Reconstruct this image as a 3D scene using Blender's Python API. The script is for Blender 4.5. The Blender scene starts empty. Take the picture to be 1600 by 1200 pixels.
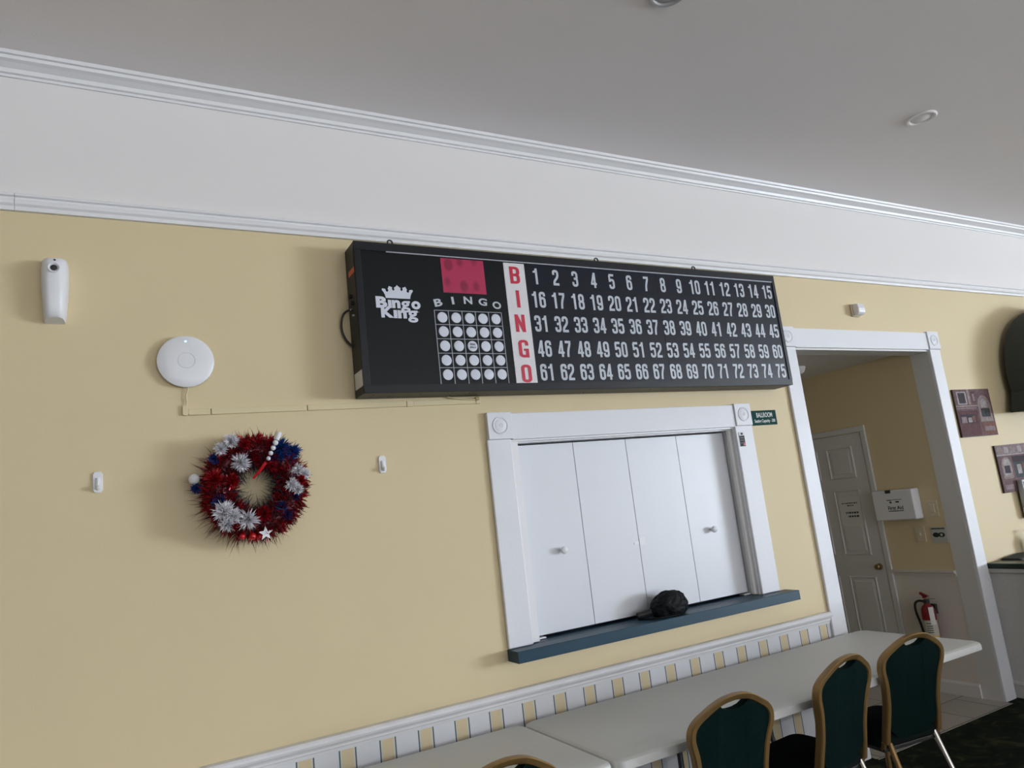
import bpy, bmesh, math, random
from mathutils import Vector, Matrix
random.seed(7)
S = bpy.context.scene
COL = S.collection
PI = math.pi

# ------------------------------------------------------------------ camera
cam_d = bpy.data.cameras.new('camera'); cam = bpy.data.objects.new('camera', cam_d); COL.objects.link(cam)
cam_d.sensor_width = 36.0; cam_d.lens = 1125.6251 / 1600 * 36
cam_d.clip_start = 0.05; cam_d.clip_end = 100
RM = Matrix(((0.8759421771, 0.0130355348, -0.4822399582), (-0.4695050413, -0.2066855688, -0.8583973974), (-0.1108617093, 0.9783205766, -0.1749243578)))
cam.matrix_world = Matrix.Translation((0, -3.2, 1.693)) @ RM.to_4x4()
S.camera = cam

# ------------------------------------------------------------------ world, daylight, exposure
S.view_settings.view_transform = 'Standard'; S.view_settings.look = 'None'
S.view_settings.gamma = 1.0; S.view_settings.use_curve_mapping = False
S.view_settings.exposure = 0.0
W = bpy.data.worlds.new('world'); S.world = W; W.use_nodes = True
W.node_tree.nodes['Background'].inputs[0].default_value = (0.75, 0.85, 1.0, 1)
W.node_tree.nodes['Background'].inputs[1].default_value = 1.2

def area(name, loc, rot, sx, sy, power, col):
    l = bpy.data.lights.new(name, 'AREA'); l.shape = 'RECTANGLE'; l.size = sx; l.size_y = sy; l.energy = power; l.color = col
    o = bpy.data.objects.new(name, l); COL.objects.link(o); o.location = loc; o.rotation_euler = rot; return o
XR, XL, YF, ZC = 21.0, -5.0, -17.0, 3.715    # right wall, left wall, far side behind the camera, ceiling
WIN = [(-12.2, -10.4), (-14.3, -12.5), (-16.4, -14.6)]       # windows in the right wall (y ranges)
WZ0, WZ1 = 0.80, 2.85
for y0, y1 in WIN:      # daylight entering each window, plus an added fill lamp
    area('right_daylight', (XR - 0.03, (y0 + y1) / 2, (WZ0 + WZ1) / 2), (0, math.radians(90), 0), WZ1 - WZ0, y1 - y0, 790, (0.74, 0.86, 1.0))
    area('right_fill_up', (XR - 0.30, (y0 + y1) / 2, WZ0 + .3), (0, math.radians(155), 0), 0.5, y1 - y0, 120, (0.84, 0.91, 1.0))  # added lamp tilted up to brighten ceiling and upper wall
BWIN = [(-3.0, -1.4), (0.2, 1.8), (3.4, 5.0), (6.6, 8.2)]    # unseen windows added behind the camera to carry fill light
for x0, x1 in BWIN:
    area('front_fill', ((x0 + x1) / 2, YF + 0.03, (WZ0 + WZ1) / 2), (math.radians(90), 0, 0), x1 - x0, WZ1 - WZ0, 10, (0.78, 0.88, 1.0))  # weak fill lamp in each added window
    area('front_fill_up', ((x0 + x1) / 2, YF + 0.30, WZ0 + .3), (math.radians(150), 0, 0), x1 - x0, 0.5, 178, (0.86, 0.92, 1.0))  # added upward fill for the ceiling, not a separate real source

# ------------------------------------------------------------------ materials
def mat(name, col, rough=0.6, metal=0.0, noise=0.0, nscale=30, bump=0.0, bscale=200, coat=0.0, emit=None, estr=0, spec=0.5, trans=0.0):
    m = bpy.data.materials.new(name); m.use_nodes = True
    nt = m.node_tree; b = nt.nodes['Principled BSDF']
    b.inputs['Base Color'].default_value = (*col, 1); b.inputs['Roughness'].default_value = rough; b.inputs['Metallic'].default_value = metal
    b.inputs['Specular IOR Level'].default_value = spec
    b.inputs['Coat Weight'].default_value = coat
    b.inputs['Transmission Weight'].default_value = trans
    if emit: b.inputs['Emission Color'].default_value = (*emit, 1); b.inputs['Emission Strength'].default_value = estr
    geo = nt.nodes.new('ShaderNodeTexCoord')
    if noise:
        n = nt.nodes.new('ShaderNodeTexNoise'); n.inputs['Scale'].default_value = nscale; n.inputs['Detail'].default_value = 4
        nt.links.new(geo.outputs['Object'], n.inputs['Vector'])
        mx = nt.nodes.new('ShaderNodeMix'); mx.data_type = 'RGBA'
        mx.inputs[6].default_value = (*[c * (1 - noise) for c in col], 1); mx.inputs[7].default_value = (*[min(1, c * (1 + noise)) for c in col], 1)
        nt.links.new(n.outputs['Fac'], mx.inputs[0]); nt.links.new(mx.outputs[2], b.inputs['Base Color'])
    if bump:
        n2 = nt.nodes.new('ShaderNodeTexNoise'); n2.inputs['Scale'].default_value = bscale; n2.inputs['Detail'].default_value = 3
        nt.links.new(geo.outputs['Object'], n2.inputs['Vector'])
        bp = nt.nodes.new('ShaderNodeBump'); bp.inputs['Strength'].default_value = bump; bp.inputs['Distance'].default_value = 0.004
        nt.links.new(n2.outputs['Fac'], bp.inputs['Height']); nt.links.new(bp.outputs['Normal'], b.inputs['Normal'])
    return m

M = {}
M['yellow'] = mat('yellow_wall_paint', (0.71, 0.585, 0.36), 0.55, noise=0.02, nscale=3, bump=0.08, bscale=180, spec=0.3)
M['raceway'] = mat('yellow_raceway_paint', (0.70, 0.59, 0.36), 0.45, spec=0.4)
M['white_wall'] = mat('white_wall_paint', (0.80, 0.765, 0.75), 0.6, noise=0.015, nscale=3, bump=0.06, bscale=180, spec=0.3)
M['ceiling'] = mat('ceiling_paint', (0.94, 0.90, 0.90), 0.8, noise=0.02, nscale=2, bump=0.1, bscale=120, spec=0.2)
M['trim'] = mat('white_gloss_trim', (0.80, 0.80, 0.83), 0.38, bump=0.12, bscale=70, spec=0.18)
M['trim_satin'] = mat('white_satin_trim', (0.80, 0.79, 0.80), 0.4)
M['shutter'] = mat('white_shutter_paint', (0.72, 0.73, 0.77), 0.36, noise=0.01, nscale=8)
M['blocker'] = mat('dark_blocker', (0.03, 0.03, 0.03), 0.9)
M['ledge'] = mat('blue_ledge_paint', (0.013, 0.050, 0.082), 0.38, noise=0.06, nscale=15, spec=0.3)
M['black_case'] = mat('black_painted_metal', (0.009, 0.010, 0.013), 0.42, bump=0.03, spec=0.3)
M['black_face'] = mat('black_acrylic_face', (0.007, 0.009, 0.010), 0.35, spec=0.22)
M['navy_face'] = mat('smoked_number_panel', (0.010, 0.012, 0.020), 0.30, spec=0.28)
M['numeral'] = mat('white_translucent_numeral', (0.52, 0.55, 0.60), 0.4)
M['dot'] = mat('white_lens', (0.66, 0.68, 0.76), 0.35)
M['strip'] = mat('white_letter_strip', (0.72, 0.70, 0.71), 0.35)
M['red_letter'] = mat('red_letter', (0.55, 0.02, 0.055), 0.4)
M['line'] = mat('grey_grid_line', (0.33, 0.34, 0.38), 0.5)
M['rail_line'] = mat('bright_aluminium_line', (0.5, 0.52, 0.58), 0.3, metal=0.6)
M['white_plastic'] = mat('white_plastic', (0.80, 0.79, 0.81), 0.35)
M['grey_plastic'] = mat('grey_plastic', (0.45, 0.45, 0.46), 0.4)
M['black_plastic'] = mat('black_plastic', (0.012, 0.012, 0.012), 0.45)
M['led'] = mat('blue_led', (0.2, 0.5, 1), 0.4, emit=(0.25, 0.55, 1), estr=3)
M['black_fabric'] = mat('black_nylon', (0.004, 0.0045, 0.005), 0.65, noise=0.3, nscale=40, bump=0.3, bscale=150, spec=0.2)
M['black_text'] = mat('black_print', (0.015, 0.02, 0.018), 0.6)
M['green_sign'] = mat('dark_green_sign', (0.010, 0.055, 0.05), 0.75, spec=0.15)
M['cream_text'] = mat('white_sign_lettering', (0.75, 0.77, 0.72), 0.5)
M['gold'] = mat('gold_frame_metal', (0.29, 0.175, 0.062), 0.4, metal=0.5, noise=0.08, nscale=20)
M['green_fabric'] = mat('green_speckled_fabric', (0.003, 0.0125, 0.0115), 0.9, noise=0.6, nscale=160, bump=0.4, bscale=300, spec=0.06)
M['green_seat'] = mat('dark_green_seat_fabric', (0.004, 0.008, 0.007), 0.9, noise=0.4, nscale=150, bump=0.3, spec=0.15)
M['chrome'] = mat('bright_leg_metal', (0.75, 0.74, 0.72), 0.25, metal=0.9)
M['leg_metal'] = mat('polished_leg_metal', (0.50, 0.48, 0.45), 0.22, metal=1.0)
M['table'] = mat('grey_white_tabletop', (0.70, 0.705, 0.68), 0.5, noise=0.03, nscale=50, bump=0.15, bscale=260)
M['grey_metal'] = mat('grey_table_metal', (0.06, 0.06, 0.065), 0.45, metal=0.4)
M['bar_top'] = mat('dark_green_bar_top', (0.012, 0.030, 0.024), 0.35)
M['bar_panel'] = mat('textured_bar_panel', (0.60, 0.57, 0.53), 0.8, noise=0.10, nscale=60, bump=0.3, bscale=120)
M['awning'] = mat('dark_olive_canvas', (0.040, 0.046, 0.038), 0.85, noise=0.1, nscale=40, bump=0.2)
M['hall_paper'] = mat('pale_hall_wallpaper', (0.72, 0.66, 0.60), 0.6, noise=0.02, nscale=30)
M['hall_door'] = mat('white_hall_door', (0.66, 0.65, 0.64), 0.4)
M['jamb'] = mat('white_jamb_paint', (0.72, 0.70, 0.68), 0.45)
M['beige_plate'] = mat('beige_plate', (0.68, 0.58, 0.42), 0.4)
M['steel_plate'] = mat('brushed_steel_plate', (0.55, 0.58, 0.60), 0.35, metal=0.5)
M['brass'] = mat('brass_knob', (0.35, 0.27, 0.14), 0.3, metal=0.9)
M['ext_red'] = mat('red_extinguisher_paint', (0.22, 0.006, 0.012), 0.3)
M['ext_label'] = mat('white_extinguisher_label', (0.55, 0.52, 0.44), 0.5)
M['ext_yellow'] = mat('yellow_label_band', (0.65, 0.48, 0.12), 0.5)
M['paper'] = mat('white_paper', (0.72, 0.71, 0.68), 0.7)
M['orange'] = mat('orange_sticker', (0.65, 0.12, 0.04), 0.5)
M['tin_red'] = mat('red_tinsel', (0.36, 0.008, 0.015), 0.26, metal=0.35)
M['tin_red_dark'] = mat('dark_red_tinsel', (0.09, 0.004, 0.009), 0.35, metal=0.4)
M['tin_white'] = mat('white_tinsel', (0.82, 0.80, 0.84), 0.35)
M['tin_blue'] = mat('blue_tinsel', (0.018, 0.07, 0.30), 0.26, metal=0.35)
M['tin_dark'] = mat('dark_teal_tinsel', (0.012, 0.035, 0.045), 0.4, metal=0.3)
M['red_gloss'] = mat('red_bead', (0.5, 0.01, 0.015), 0.15)
M['bottle'] = mat('clear_plastic', (0.75, 0.82, 0.82), 0.1, trans=0.85)
M['bounce_floor'] = mat('pale_bounce_floor', (0.64, 0.58, 0.50), 0.35, noise=0.10, nscale=6)  # for the added floor that bounces light upward
M['glass'] = mat('window_glass', (0.9, 0.95, 0.95), 0.02, trans=1.0)
M['outside_wall'] = mat('off_white_room_wall', (0.55, 0.52, 0.45), 0.7)
M['far_wall'] = mat('dull_side_wall', (0.30, 0.27, 0.22), 0.8)
M['pic_dark'] = mat('picture_edge', (0.03, 0.015, 0.012), 0.6)
for n, c in dict(mauve=(0.20, 0.115, 0.12), brick=(0.14, 0.055, 0.06), lilac=(0.33, 0.24, 0.25), stone=(0.38, 0.31, 0.28), shade=(0.06, 0.04, 0.05), slate=(0.07, 0.085, 0.095), pale=(0.50, 0.44, 0.43), rust=(0.24, 0.10, 0.07)).items():
    M['p_' + n] = mat('painted_' + n, tuple(v * .72 for v in c), 0.7, noise=0.6, nscale=38, spec=0.2)

def red_window_mat():
    m = mat('red_display_window', (0.42, 0.03, 0.085), 0.3); nt = m.node_tree; b = nt.nodes['Principled BSDF']
    tc = nt.nodes.new('ShaderNodeTexCoord'); mp = nt.nodes.new('ShaderNodeMapping'); mp.inputs['Scale'].default_value = (13, 1, 9.5)
    v = nt.nodes.new('ShaderNodeTexVoronoi'); v.inputs['Scale'].default_value = 1.0; v.inputs['Randomness'].default_value = 0.25
    r = nt.nodes.new('ShaderNodeValToRGB'); r.color_ramp.elements[0].position = 0.30; r.color_ramp.elements[0].color = (0.27, 0.018, 0.055, 1)
    r.color_ramp.elements[1].position = 0.42; r.color_ramp.elements[1].color = (0.44, 0.03, 0.09, 1)
    nt.links.new(tc.outputs['Object'], mp.inputs[0]); nt.links.new(mp.outputs[0], v.inputs['Vector']); nt.links.new(v.outputs['Distance'], r.inputs[0]); nt.links.new(r.outputs[0], b.inputs['Base Color'])
    return m
M['red_window'] = red_window_mat()

def stripe_mat():
    m = bpy.data.materials.new('striped_wallpaper'); m.use_nodes = True; nt = m.node_tree; L = nt.links.new; b = nt.nodes['Principled BSDF']
    b.inputs['Roughness'].default_value = 0.55; b.inputs['Specular IOR Level'].default_value = 0.3
    g = nt.nodes.new('ShaderNodeNewGeometry'); sx = nt.nodes.new('ShaderNodeSeparateXYZ'); L(g.outputs['Position'], sx.inputs[0])
    def mth(op, a, bb):
        n = nt.nodes.new('ShaderNodeMath'); n.operation = op
        for i, v in enumerate((a, bb)):
            if v is None: continue
            if isinstance(v, (int, float)): n.inputs[i].default_value = v
            else: L(v, n.inputs[i])
        return n.outputs[0]
    t = mth('MULTIPLY', mth('FRACT', mth('DIVIDE', mth('ADD', sx.outputs['X'], 20 * 0.1737 - 3.2185), 0.1737), None), 0.1737)
    def band(a, c): return mth('MULTIPLY', mth('GREATER_THAN', t, a), mth('LESS_THAN', t, c))
    yel = band(0.012, 0.062); pal = band(0.0, 0.074); ln = mth('ADD', band(0.0, 0.006), band(0.068, 0.074))
    def mix(f, a, c):
        n = nt.nodes.new('ShaderNodeMix'); n.data_type = 'RGBA'; L(f, n.inputs[0])
        for i, v in ((6, a), (7, c)):
            if isinstance(v, tuple): n.inputs[i].default_value = (*v, 1)
            else: L(v, n.inputs[i])
        return n.outputs[2]
    c = mix(pal, (0.80, 0.80, 0.83), (0.70, 0.70, 0.66)); c = mix(yel, c, (0.76, 0.63, 0.40)); c = mix(ln, c, (0.10, 0.14, 0.14))
    L(c, b.inputs['Base Color']); return m
M['stripes'] = stripe_mat()

def carpet_mat():
    m = mat('dark_green_leaf_carpet', (0.02, 0.026, 0.016), 0.95, bump=0.5, bscale=400, spec=0.1); nt = m.node_tree; L = nt.links.new; b = nt.nodes['Principled BSDF']
    tc = nt.nodes.new('ShaderNodeTexCoord')
    w = nt.nodes.new('ShaderNodeTexNoise'); w.inputs['Scale'].default_value = 5.5; w.inputs['Distortion'].default_value = 2.2; w.inputs['Detail'].default_value = 3
    n = nt.nodes.new('ShaderNodeTexNoise'); n.inputs['Scale'].default_value = 260
    L(tc.outputs['Object'], w.inputs['Vector']); L(tc.outputs['Object'], n.inputs['Vector'])
    r = nt.nodes.new('ShaderNodeValToRGB'); r.color_ramp.elements[0].color = (0.012, 0.016, 0.011, 1); r.color_ramp.elements[0].position = 0.35; r.color_ramp.elements[1].color = (0.060, 0.066, 0.030, 1)
    r.color_ramp.elements[1].position = .68; e = r.color_ramp.elements.new(0.56); e.color = (0.022, 0.030, 0.018, 1)
    mx = nt.nodes.new('ShaderNodeMix'); mx.data_type = 'RGBA'; mx.blend_type = 'MULTIPLY'; mx.inputs[0].default_value = 0.6
    L(w.outputs['Fac'], r.inputs[0]); L(r.outputs[0], mx.inputs[6]); L(n.outputs['Color'], mx.inputs[7]); L(mx.outputs[2], b.inputs['Base Color']); return m
M['carpet'] = carpet_mat()

def tile_mat():
    m = mat('beige_floor_tile', (0.5, 0.46, 0.4), 0.35); nt = m.node_tree; L = nt.links.new; b = nt.nodes['Principled BSDF']
    g = nt.nodes.new('ShaderNodeNewGeometry'); mp = nt.nodes.new('ShaderNodeMapping'); mp.inputs['Location'].default_value = (0.1, 0.05, 0)
    br = nt.nodes.new('ShaderNodeTexBrick'); br.offset = 0.5; br.inputs['Scale'].default_value = 1.0; br.inputs['Brick Width'].default_value = 0.33; br.inputs['Row Height'].default_value = 0.33; br.inputs['Mortar Size'].default_value = 0.005
    br.inputs['Color1'].default_value = (0.50, 0.46, 0.40, 1); br.inputs['Color2'].default_value = (0.44, 0.41, 0.36, 1); br.inputs['Mortar'].default_value = (0.13, 0.11, 0.09, 1)
    L(g.outputs['Position'], mp.inputs[0]); L(mp.outputs[0], br.inputs['Vector']); L(br.outputs['Color'], b.inputs['Base Color']); return m
M['tile'] = tile_mat()

# ------------------------------------------------------------------ mesh helpers
def NB(): return bmesh.new()
def box(bm, x0, x1, y0, y1, z0, z1, mi=0):
    v = [bm.verts.new(p) for p in ((x0, y0, z0), (x1, y0, z0), (x1, y1, z0), (x0, y1, z0), (x0, y0, z1), (x1, y0, z1), (x1, y1, z1), (x0, y1, z1))]
    for q in ((0, 3, 2, 1), (4, 5, 6, 7), (0, 1, 5, 4), (1, 2, 6, 5), (2, 3, 7, 6), (3, 0, 4, 7)):
        f = bm.faces.new([v[i] for i in q]); f.material_index = mi
    return bm
def prism(bm, pts, axis, a, b, mi=0):
    """closed outline extruded: axis 'x' -> pts are (y,z); 'y' -> (x,z); 'z' -> (x,y)"""
    def P(p, t): return {'x': (t, p[0], p[1]), 'y': (p[0], t, p[1]), 'z': (p[0], p[1], t)}[axis]
    A = [bm.verts.new(P(p, a)) for p in pts]; Bv = [bm.verts.new(P(p, b)) for p in pts]; n = len(pts)
    fs = [bm.faces.new(A), bm.faces.new(Bv[::-1])] + [bm.faces.new((A[i], Bv[i], Bv[(i + 1) % n], A[(i + 1) % n])) for i in range(n)]
    for f in fs: f.material_index = mi
    return bm
def flat(bm, pts, y, mi=0, frame=None):
    """polygon facing -y at depth y, or through frame(u,v)->xyz"""
    f = bm.faces.new([bm.verts.new(frame(*p) if frame else (p[0], y, p[1])) for p in pts]); f.material_index = mi; return bm
def rect(x0, x1, z0, z1): return [(x0, z0), (x1, z0), (x1, z1), (x0, z1)]
def circ(cx, cz, r, n=24, ry=None): return [(cx + r * math.cos(2 * PI * i / n), cz + (ry or r) * math.sin(2 * PI * i / n)) for i in range(n)]
def tube(bm, path, r, n=8, cap=True, mi=0):
    path = [Vector(p) for p in path]; rr = r if isinstance(r, (list, tuple)) else [r] * len(path); rings = []
    up = None
    for i, p in enumerate(path):
        d = (path[min(i + 1, len(path) - 1)] - path[max(i - 1, 0)]).normalized()
        if up is None:
            up = Vector((0, 0, 1)) if abs(d.z) < 0.9 else Vector((1, 0, 0))
        a = d.cross(up).normalized(); b2 = a.cross(d).normalized(); up = b2
        rings.append([bm.verts.new(p + a * rr[i] * math.cos(2 * PI * k / n) + b2 * rr[i] * math.sin(2 * PI * k / n)) for k in range(n)])
    for i in range(len(rings) - 1):
        for k in range(n):
            f = bm.faces.new((rings[i][k], rings[i][(k + 1) % n], rings[i + 1][(k + 1) % n], rings[i + 1][k])); f.material_index = mi
    if cap:
        bm.faces.new(rings[0][::-1]).material_index = mi; bm.faces.new(rings[-1]).material_index = mi
    return bm
def lathe(bm, prof, c, axis='z', n=32, mi=0):
    """prof: (radius, along) pairs; axis direction 'z', '-y', 'x', '-x'"""
    c = Vector(c)
    ax = {'z': (Vector((1, 0, 0)), Vector((0, 1, 0)), Vector((0, 0, 1))), '-z': (Vector((1, 0, 0)), Vector((0, 1, 0)), Vector((0, 0, -1))), '-y': (Vector((1, 0, 0)), Vector((0, 0, 1)), Vector((0, -1, 0))), '-x': (Vector((0, 1, 0)), Vector((0, 0, 1)), Vector((-1, 0, 0)))}[axis]
    rings = []
    for r, t in prof:
        if r < 1e-6: rings.append([bm.verts.new(c + ax[2] * t)])
        else: rings.append([bm.verts.new(c + ax[0] * r * math.cos(2 * PI * k / n) + ax[1] * r * math.sin(2 * PI * k / n) + ax[2] * t) for k in range(n)])
    for a, b2 in zip(rings, rings[1:]):
        for k in range(n):
            q = [a[k % len(a)], a[(k + 1) % len(a)], b2[(k + 1) % len(b2)], b2[k % len(b2)]]
            u = []
            for v in q:
                if v not in u: u.append(v)
            if len(u) > 2: bm.faces.new(u).material_index = mi
    return bm
def ball(bm, c, r, seg=16, mi=0, sc=(1, 1, 1)):
    pre = set(bm.faces)
    res = bmesh.ops.create_uvsphere(bm, u_segments=seg, v_segments=max(6, seg // 2), radius=r, matrix=Matrix.Translation(c) @ Matrix.Diagonal((*sc, 1)))
    for f in bm.faces:
        if f not in pre: f.material_index = mi
    return bm
def obj(name, bm, m, parent=None, smooth=False, bevel=0.0, seg=2, label=None, doubles=True):
    if doubles: bmesh.ops.remove_doubles(bm, verts=bm.verts, dist=1e-6)
    if smooth is not None: bmesh.ops.recalc_face_normals(bm, faces=bm.faces)
    if parent is not None and parent.get('_o'):
        o0 = Vector(parent['_o']); bmesh.ops.translate(bm, verts=bm.verts, vec=-o0)
    if smooth:
        for f in bm.faces: f.smooth = True
        for e in bm.edges:
            if len(e.link_faces) == 2 and e.calc_face_angle(0) > 0.6: e.smooth = False
    me = bpy.data.meshes.new(name); bm.to_mesh(me); bm.free()
    for x in (m if isinstance(m, (list, tuple)) else [m]): me.materials.append(M[x])
    o = bpy.data.objects.new(name, me); COL.objects.link(o)
    if parent is not None:
        o.parent = parent
        if parent.get('_o'): o['_o'] = parent['_o']
    if bevel:
        b = o.modifiers.new('bevel', 'BEVEL'); b.width = bevel; b.segments = seg; b.limit_method = 'ANGLE'; b.angle_limit = 0.6; b.harden_normals = False
    if label: o['label'] = label
    return o
def tag(o, label, cat, group=None):
    o['label'] = label; o['category'] = cat
    if group: o['group'] = group
    return o
def thing(name, label, cat, loc, group=None):
    o = bpy.data.objects.new(name, None); COL.objects.link(o); o.location = loc; o['_o'] = list(loc); o.empty_display_size = 0.05
    return tag(o, label, cat, group)
def struct(name, bm, m, **k):
    o = obj(name, bm, m, **k); o['kind'] = 'structure'; return o
def copy_tree(o, parent=None):
    c = o.copy(); COL.objects.link(c)
    if parent is not None: c.parent = parent
    for ch in list(o.children): copy_tree(ch, c)
    return c

# text: outline font -> flat triangles in a (u,v) plane, centred on the origin
def text_polys(body, size, xs=1.0, bold=0.0, spacing=1.0):
    cu = bpy.data.curves.new('t', 'FONT'); cu.body = body; cu.size = 1.0; cu.offset = bold; cu.resolution_u = 4; cu.space_character = spacing
    o = bpy.data.objects.new('t', cu); COL.objects.link(o)
    me = o.evaluated_get(bpy.context.evaluated_depsgraph_get()).to_mesh()
    vs = [v.co.copy() for v in me.vertices]; ps = [tuple(p.vertices) for p in me.polygons]
    bpy.data.objects.remove(o); bpy.data.curves.remove(cu)
    x0, x1 = min(v.x for v in vs), max(v.x for v in vs); y0, y1 = min(v.y for v in vs), max(v.y for v in vs)
    k = size
    return [[((vs[i].x - (x0 + x1) / 2) * k * xs, (vs[i].y - (y0 + y1) / 2) * k) for i in p] for p in ps], ((x1 - x0) * k * xs, (y1 - y0) * k)
def text_fit(body, w, h, bold=0.0):
    ps, (tw, th) = text_polys(body, 1.0, 1.0, bold)
    return [[(x * w / tw, y * h / th) for x, y in p] for p in ps]
def put_text(bm, polys, cx, cz, y, ang=0.0, mi=0, frame=None):
    ca, sa = math.cos(ang), math.sin(ang)
    for p in polys: flat(bm, [(cx + ca * a - sa * b2, cz + sa * a + ca * b2) for a, b2 in p], y, mi, frame)

# stroke-built condensed numerals and capitals (box: width .46, height 1)
TW = 0.155; GL, GR, GB, GT, GM = TW / 2, 0.46 - TW / 2, TW / 2, 1 - TW / 2, 0.515
def rnd(pts, r=0.15, closed=False, n=5):
    out = []; N = len(pts)
    for i, p in enumerate(pts):
        p = Vector(p)
        if not closed and i in (0, N - 1): out.append(p); continue
        a = Vector(pts[i - 1]) - p; b2 = Vector(pts[(i + 1) % N]) - p
        rr = min(r, a.length * 0.499, b2.length * 0.499)
        A = p + a.normalized() * rr; Bp = p + b2.normalized() * rr
        for k in range(n + 1):
            t = k / n; out.append(A * (1 - t) ** 2 + p * 2 * t * (1 - t) + Bp * t * t)
    return out
def ribbon(path, closed=False, w=TW):
    N = len(path); Lp, Rp = [], []
    for i, p in enumerate(path):
        a = path[i - 1] if (closed or i > 0) else None; b2 = path[(i + 1) % N] if (closed or i < N - 1) else None
        d1 = (p - a).normalized() if a is not None and (p - a).length > 1e-9 else None
        d2 = (b2 - p).normalized() if b2 is not None and (b2 - p).length > 1e-9 else None
        if d1 is None: d1 = d2
        if d2 is None: d2 = d1
        n1 = Vector((-d1.y, d1.x)); n2 = Vector((-d2.y, d2.x)); nn = (n1 + n2).normalized()
        k = (w / 2) / max(0.5, nn.dot(n1)); Lp.append(p + nn * k); Rp.append(p - nn * k)
    q = [[Lp[i], Rp[i], Rp[(i + 1) % N], Lp[(i + 1) % N]] for i in range(N if closed else N - 1)]
    return [[(v.x, v.y) for v in f] for f in q]
def strokes(*ss): return list(ss)
V2 = lambda *p: [Vector(q) for q in p]
_six = strokes(ribbon(rnd([(GL, GB), (GR, GB), (GR, 0.60), (GL, 0.60)], closed=True), True), ribbon(rnd([(GL, 0.35), (GL, GT), (GR, GT), (GR, 0.72)])))
GLY = {
 '0': [ribbon(rnd([(GL, GB), (GR, GB), (GR, GT), (GL, GT)], closed=True), True)],
 '1': strokes([[(0.19, 0), (0.35, 0), (0.35, 1), (0.19, 1)]], [[(0.03, 0.72), (0.19, 0.72), (0.19, 0.85), (0.03, 0.83)]], [[(0.12, 0.84), (0.19, 0.85), (0.35, 1), (0.235, 1)]]),
 '2': strokes(ribbon(rnd([(GL, 0.67), (GL, GT), (GR, GT), (GR, 0.56), (GL + 0.02, 0.25), (GL + 0.01, 0.02)])), ribbon(V2((0.01, GB), (0.45, GB)))),
 '3': strokes(ribbon(rnd([(GL, 0.70), (GL, GT), (GR, GT), (GR, GM), (0.15, GM)])), ribbon(rnd([(0.15, GM), (GR, GM), (GR, GB), (GL, GB), (GL, 0.30)]))),
 '4': strokes(ribbon(V2((0.31, 0), (0.31, 1))), ribbon(V2((0.285, 0.97), (0.065, 0.28)), w=0.125), ribbon(V2((0.0, 0.265), (0.46, 0.265)), w=0.135)),
 '5': strokes(ribbon(V2((0.43, GT), (GL - 0.02, GT))), ribbon(V2((GL, GT), (GL, 0.47)), w=0.145), ribbon(rnd([(GL, 0.50), (GL + 0.06, 0.595), (GR, 0.60), (GR, GB), (GL, GB), (GL, 0.28)]))),
 '6': _six,
 '7': strokes(ribbon(V2((0.02, GT), (0.44, GT))), ribbon(rnd([(0.365, 0.99), (0.36, 0.80), (0.20, 0.40), (0.17, 0.0)], r=0.2))),
 '8': strokes(ribbon(rnd([(GL + 0.01, GM), (GR - 0.01, GM), (GR - 0.01, GT), (GL + 0.01, GT)], closed=True), True), ribbon(rnd([(GL, GB), (GR, GB), (GR, GM), (GL, GM)], closed=True), True)),
 '9': [[[(0.46 - x, 1 - y) for x, y in f] for f in st] for st in _six],
 'B': strokes(ribbon(V2((GL, 0), (GL, 1))), ribbon(rnd([(GL, GT), (GR, GT), (GR, GM), (GL, GM)])), ribbon(rnd([(GL, GM), (GR, GM), (GR, GB), (GL, GB)]))),
 'I': [ribbon(V2((0.23, 0), (0.23, 1)))],
 'N': strokes(ribbon(V2((GL, 0), (GL, 1))), ribbon(V2((GR, 0), (GR, 1))), [[(0.0, 1), (TW * 0.95, 1), (0.46, 0), (0.46 - TW * 0.95, 0)]]),
 'G': strokes(ribbon(rnd([(GR, 0.68), (GR, GT), (GL, GT), (GL, GB), (GR, GB), (GR, 0.48)])), ribbon(V2((0.23, 0.44), (0.46, 0.44)), w=0.13), ribbon(V2((0.395, 0.0), (0.395, 0.45)), w=0.13)),
 'O': [ribbon(rnd([(GL, GB), (GR, GB), (GR, GT), (GL, GT)], closed=True), True)],
}
def glyphs(s, h, wx, gap=0.06):
    """string -> polygons centred on the origin; wx = glyph width in metres"""
    adv = wx * (1 + gap / 0.46); tot = adv * len(s) - wx * gap / 0.46; out = []
    for i, ch in enumerate(s):
        for k, st in enumerate(GLY[ch]): out.append([[(-tot / 2 + i * adv + x * wx / 0.46, (y - 0.5) * h) for x, y in f] for f in st])
    return out
def put_glyphs(bm, s, h, wx, cx, cz, y, ang=0.0, gap=0.06):
    for k, st in enumerate(glyphs(s, h, wx, gap)): put_text(bm, st, cx, cz, y - .00008 * (k % 6), ang)

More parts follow.
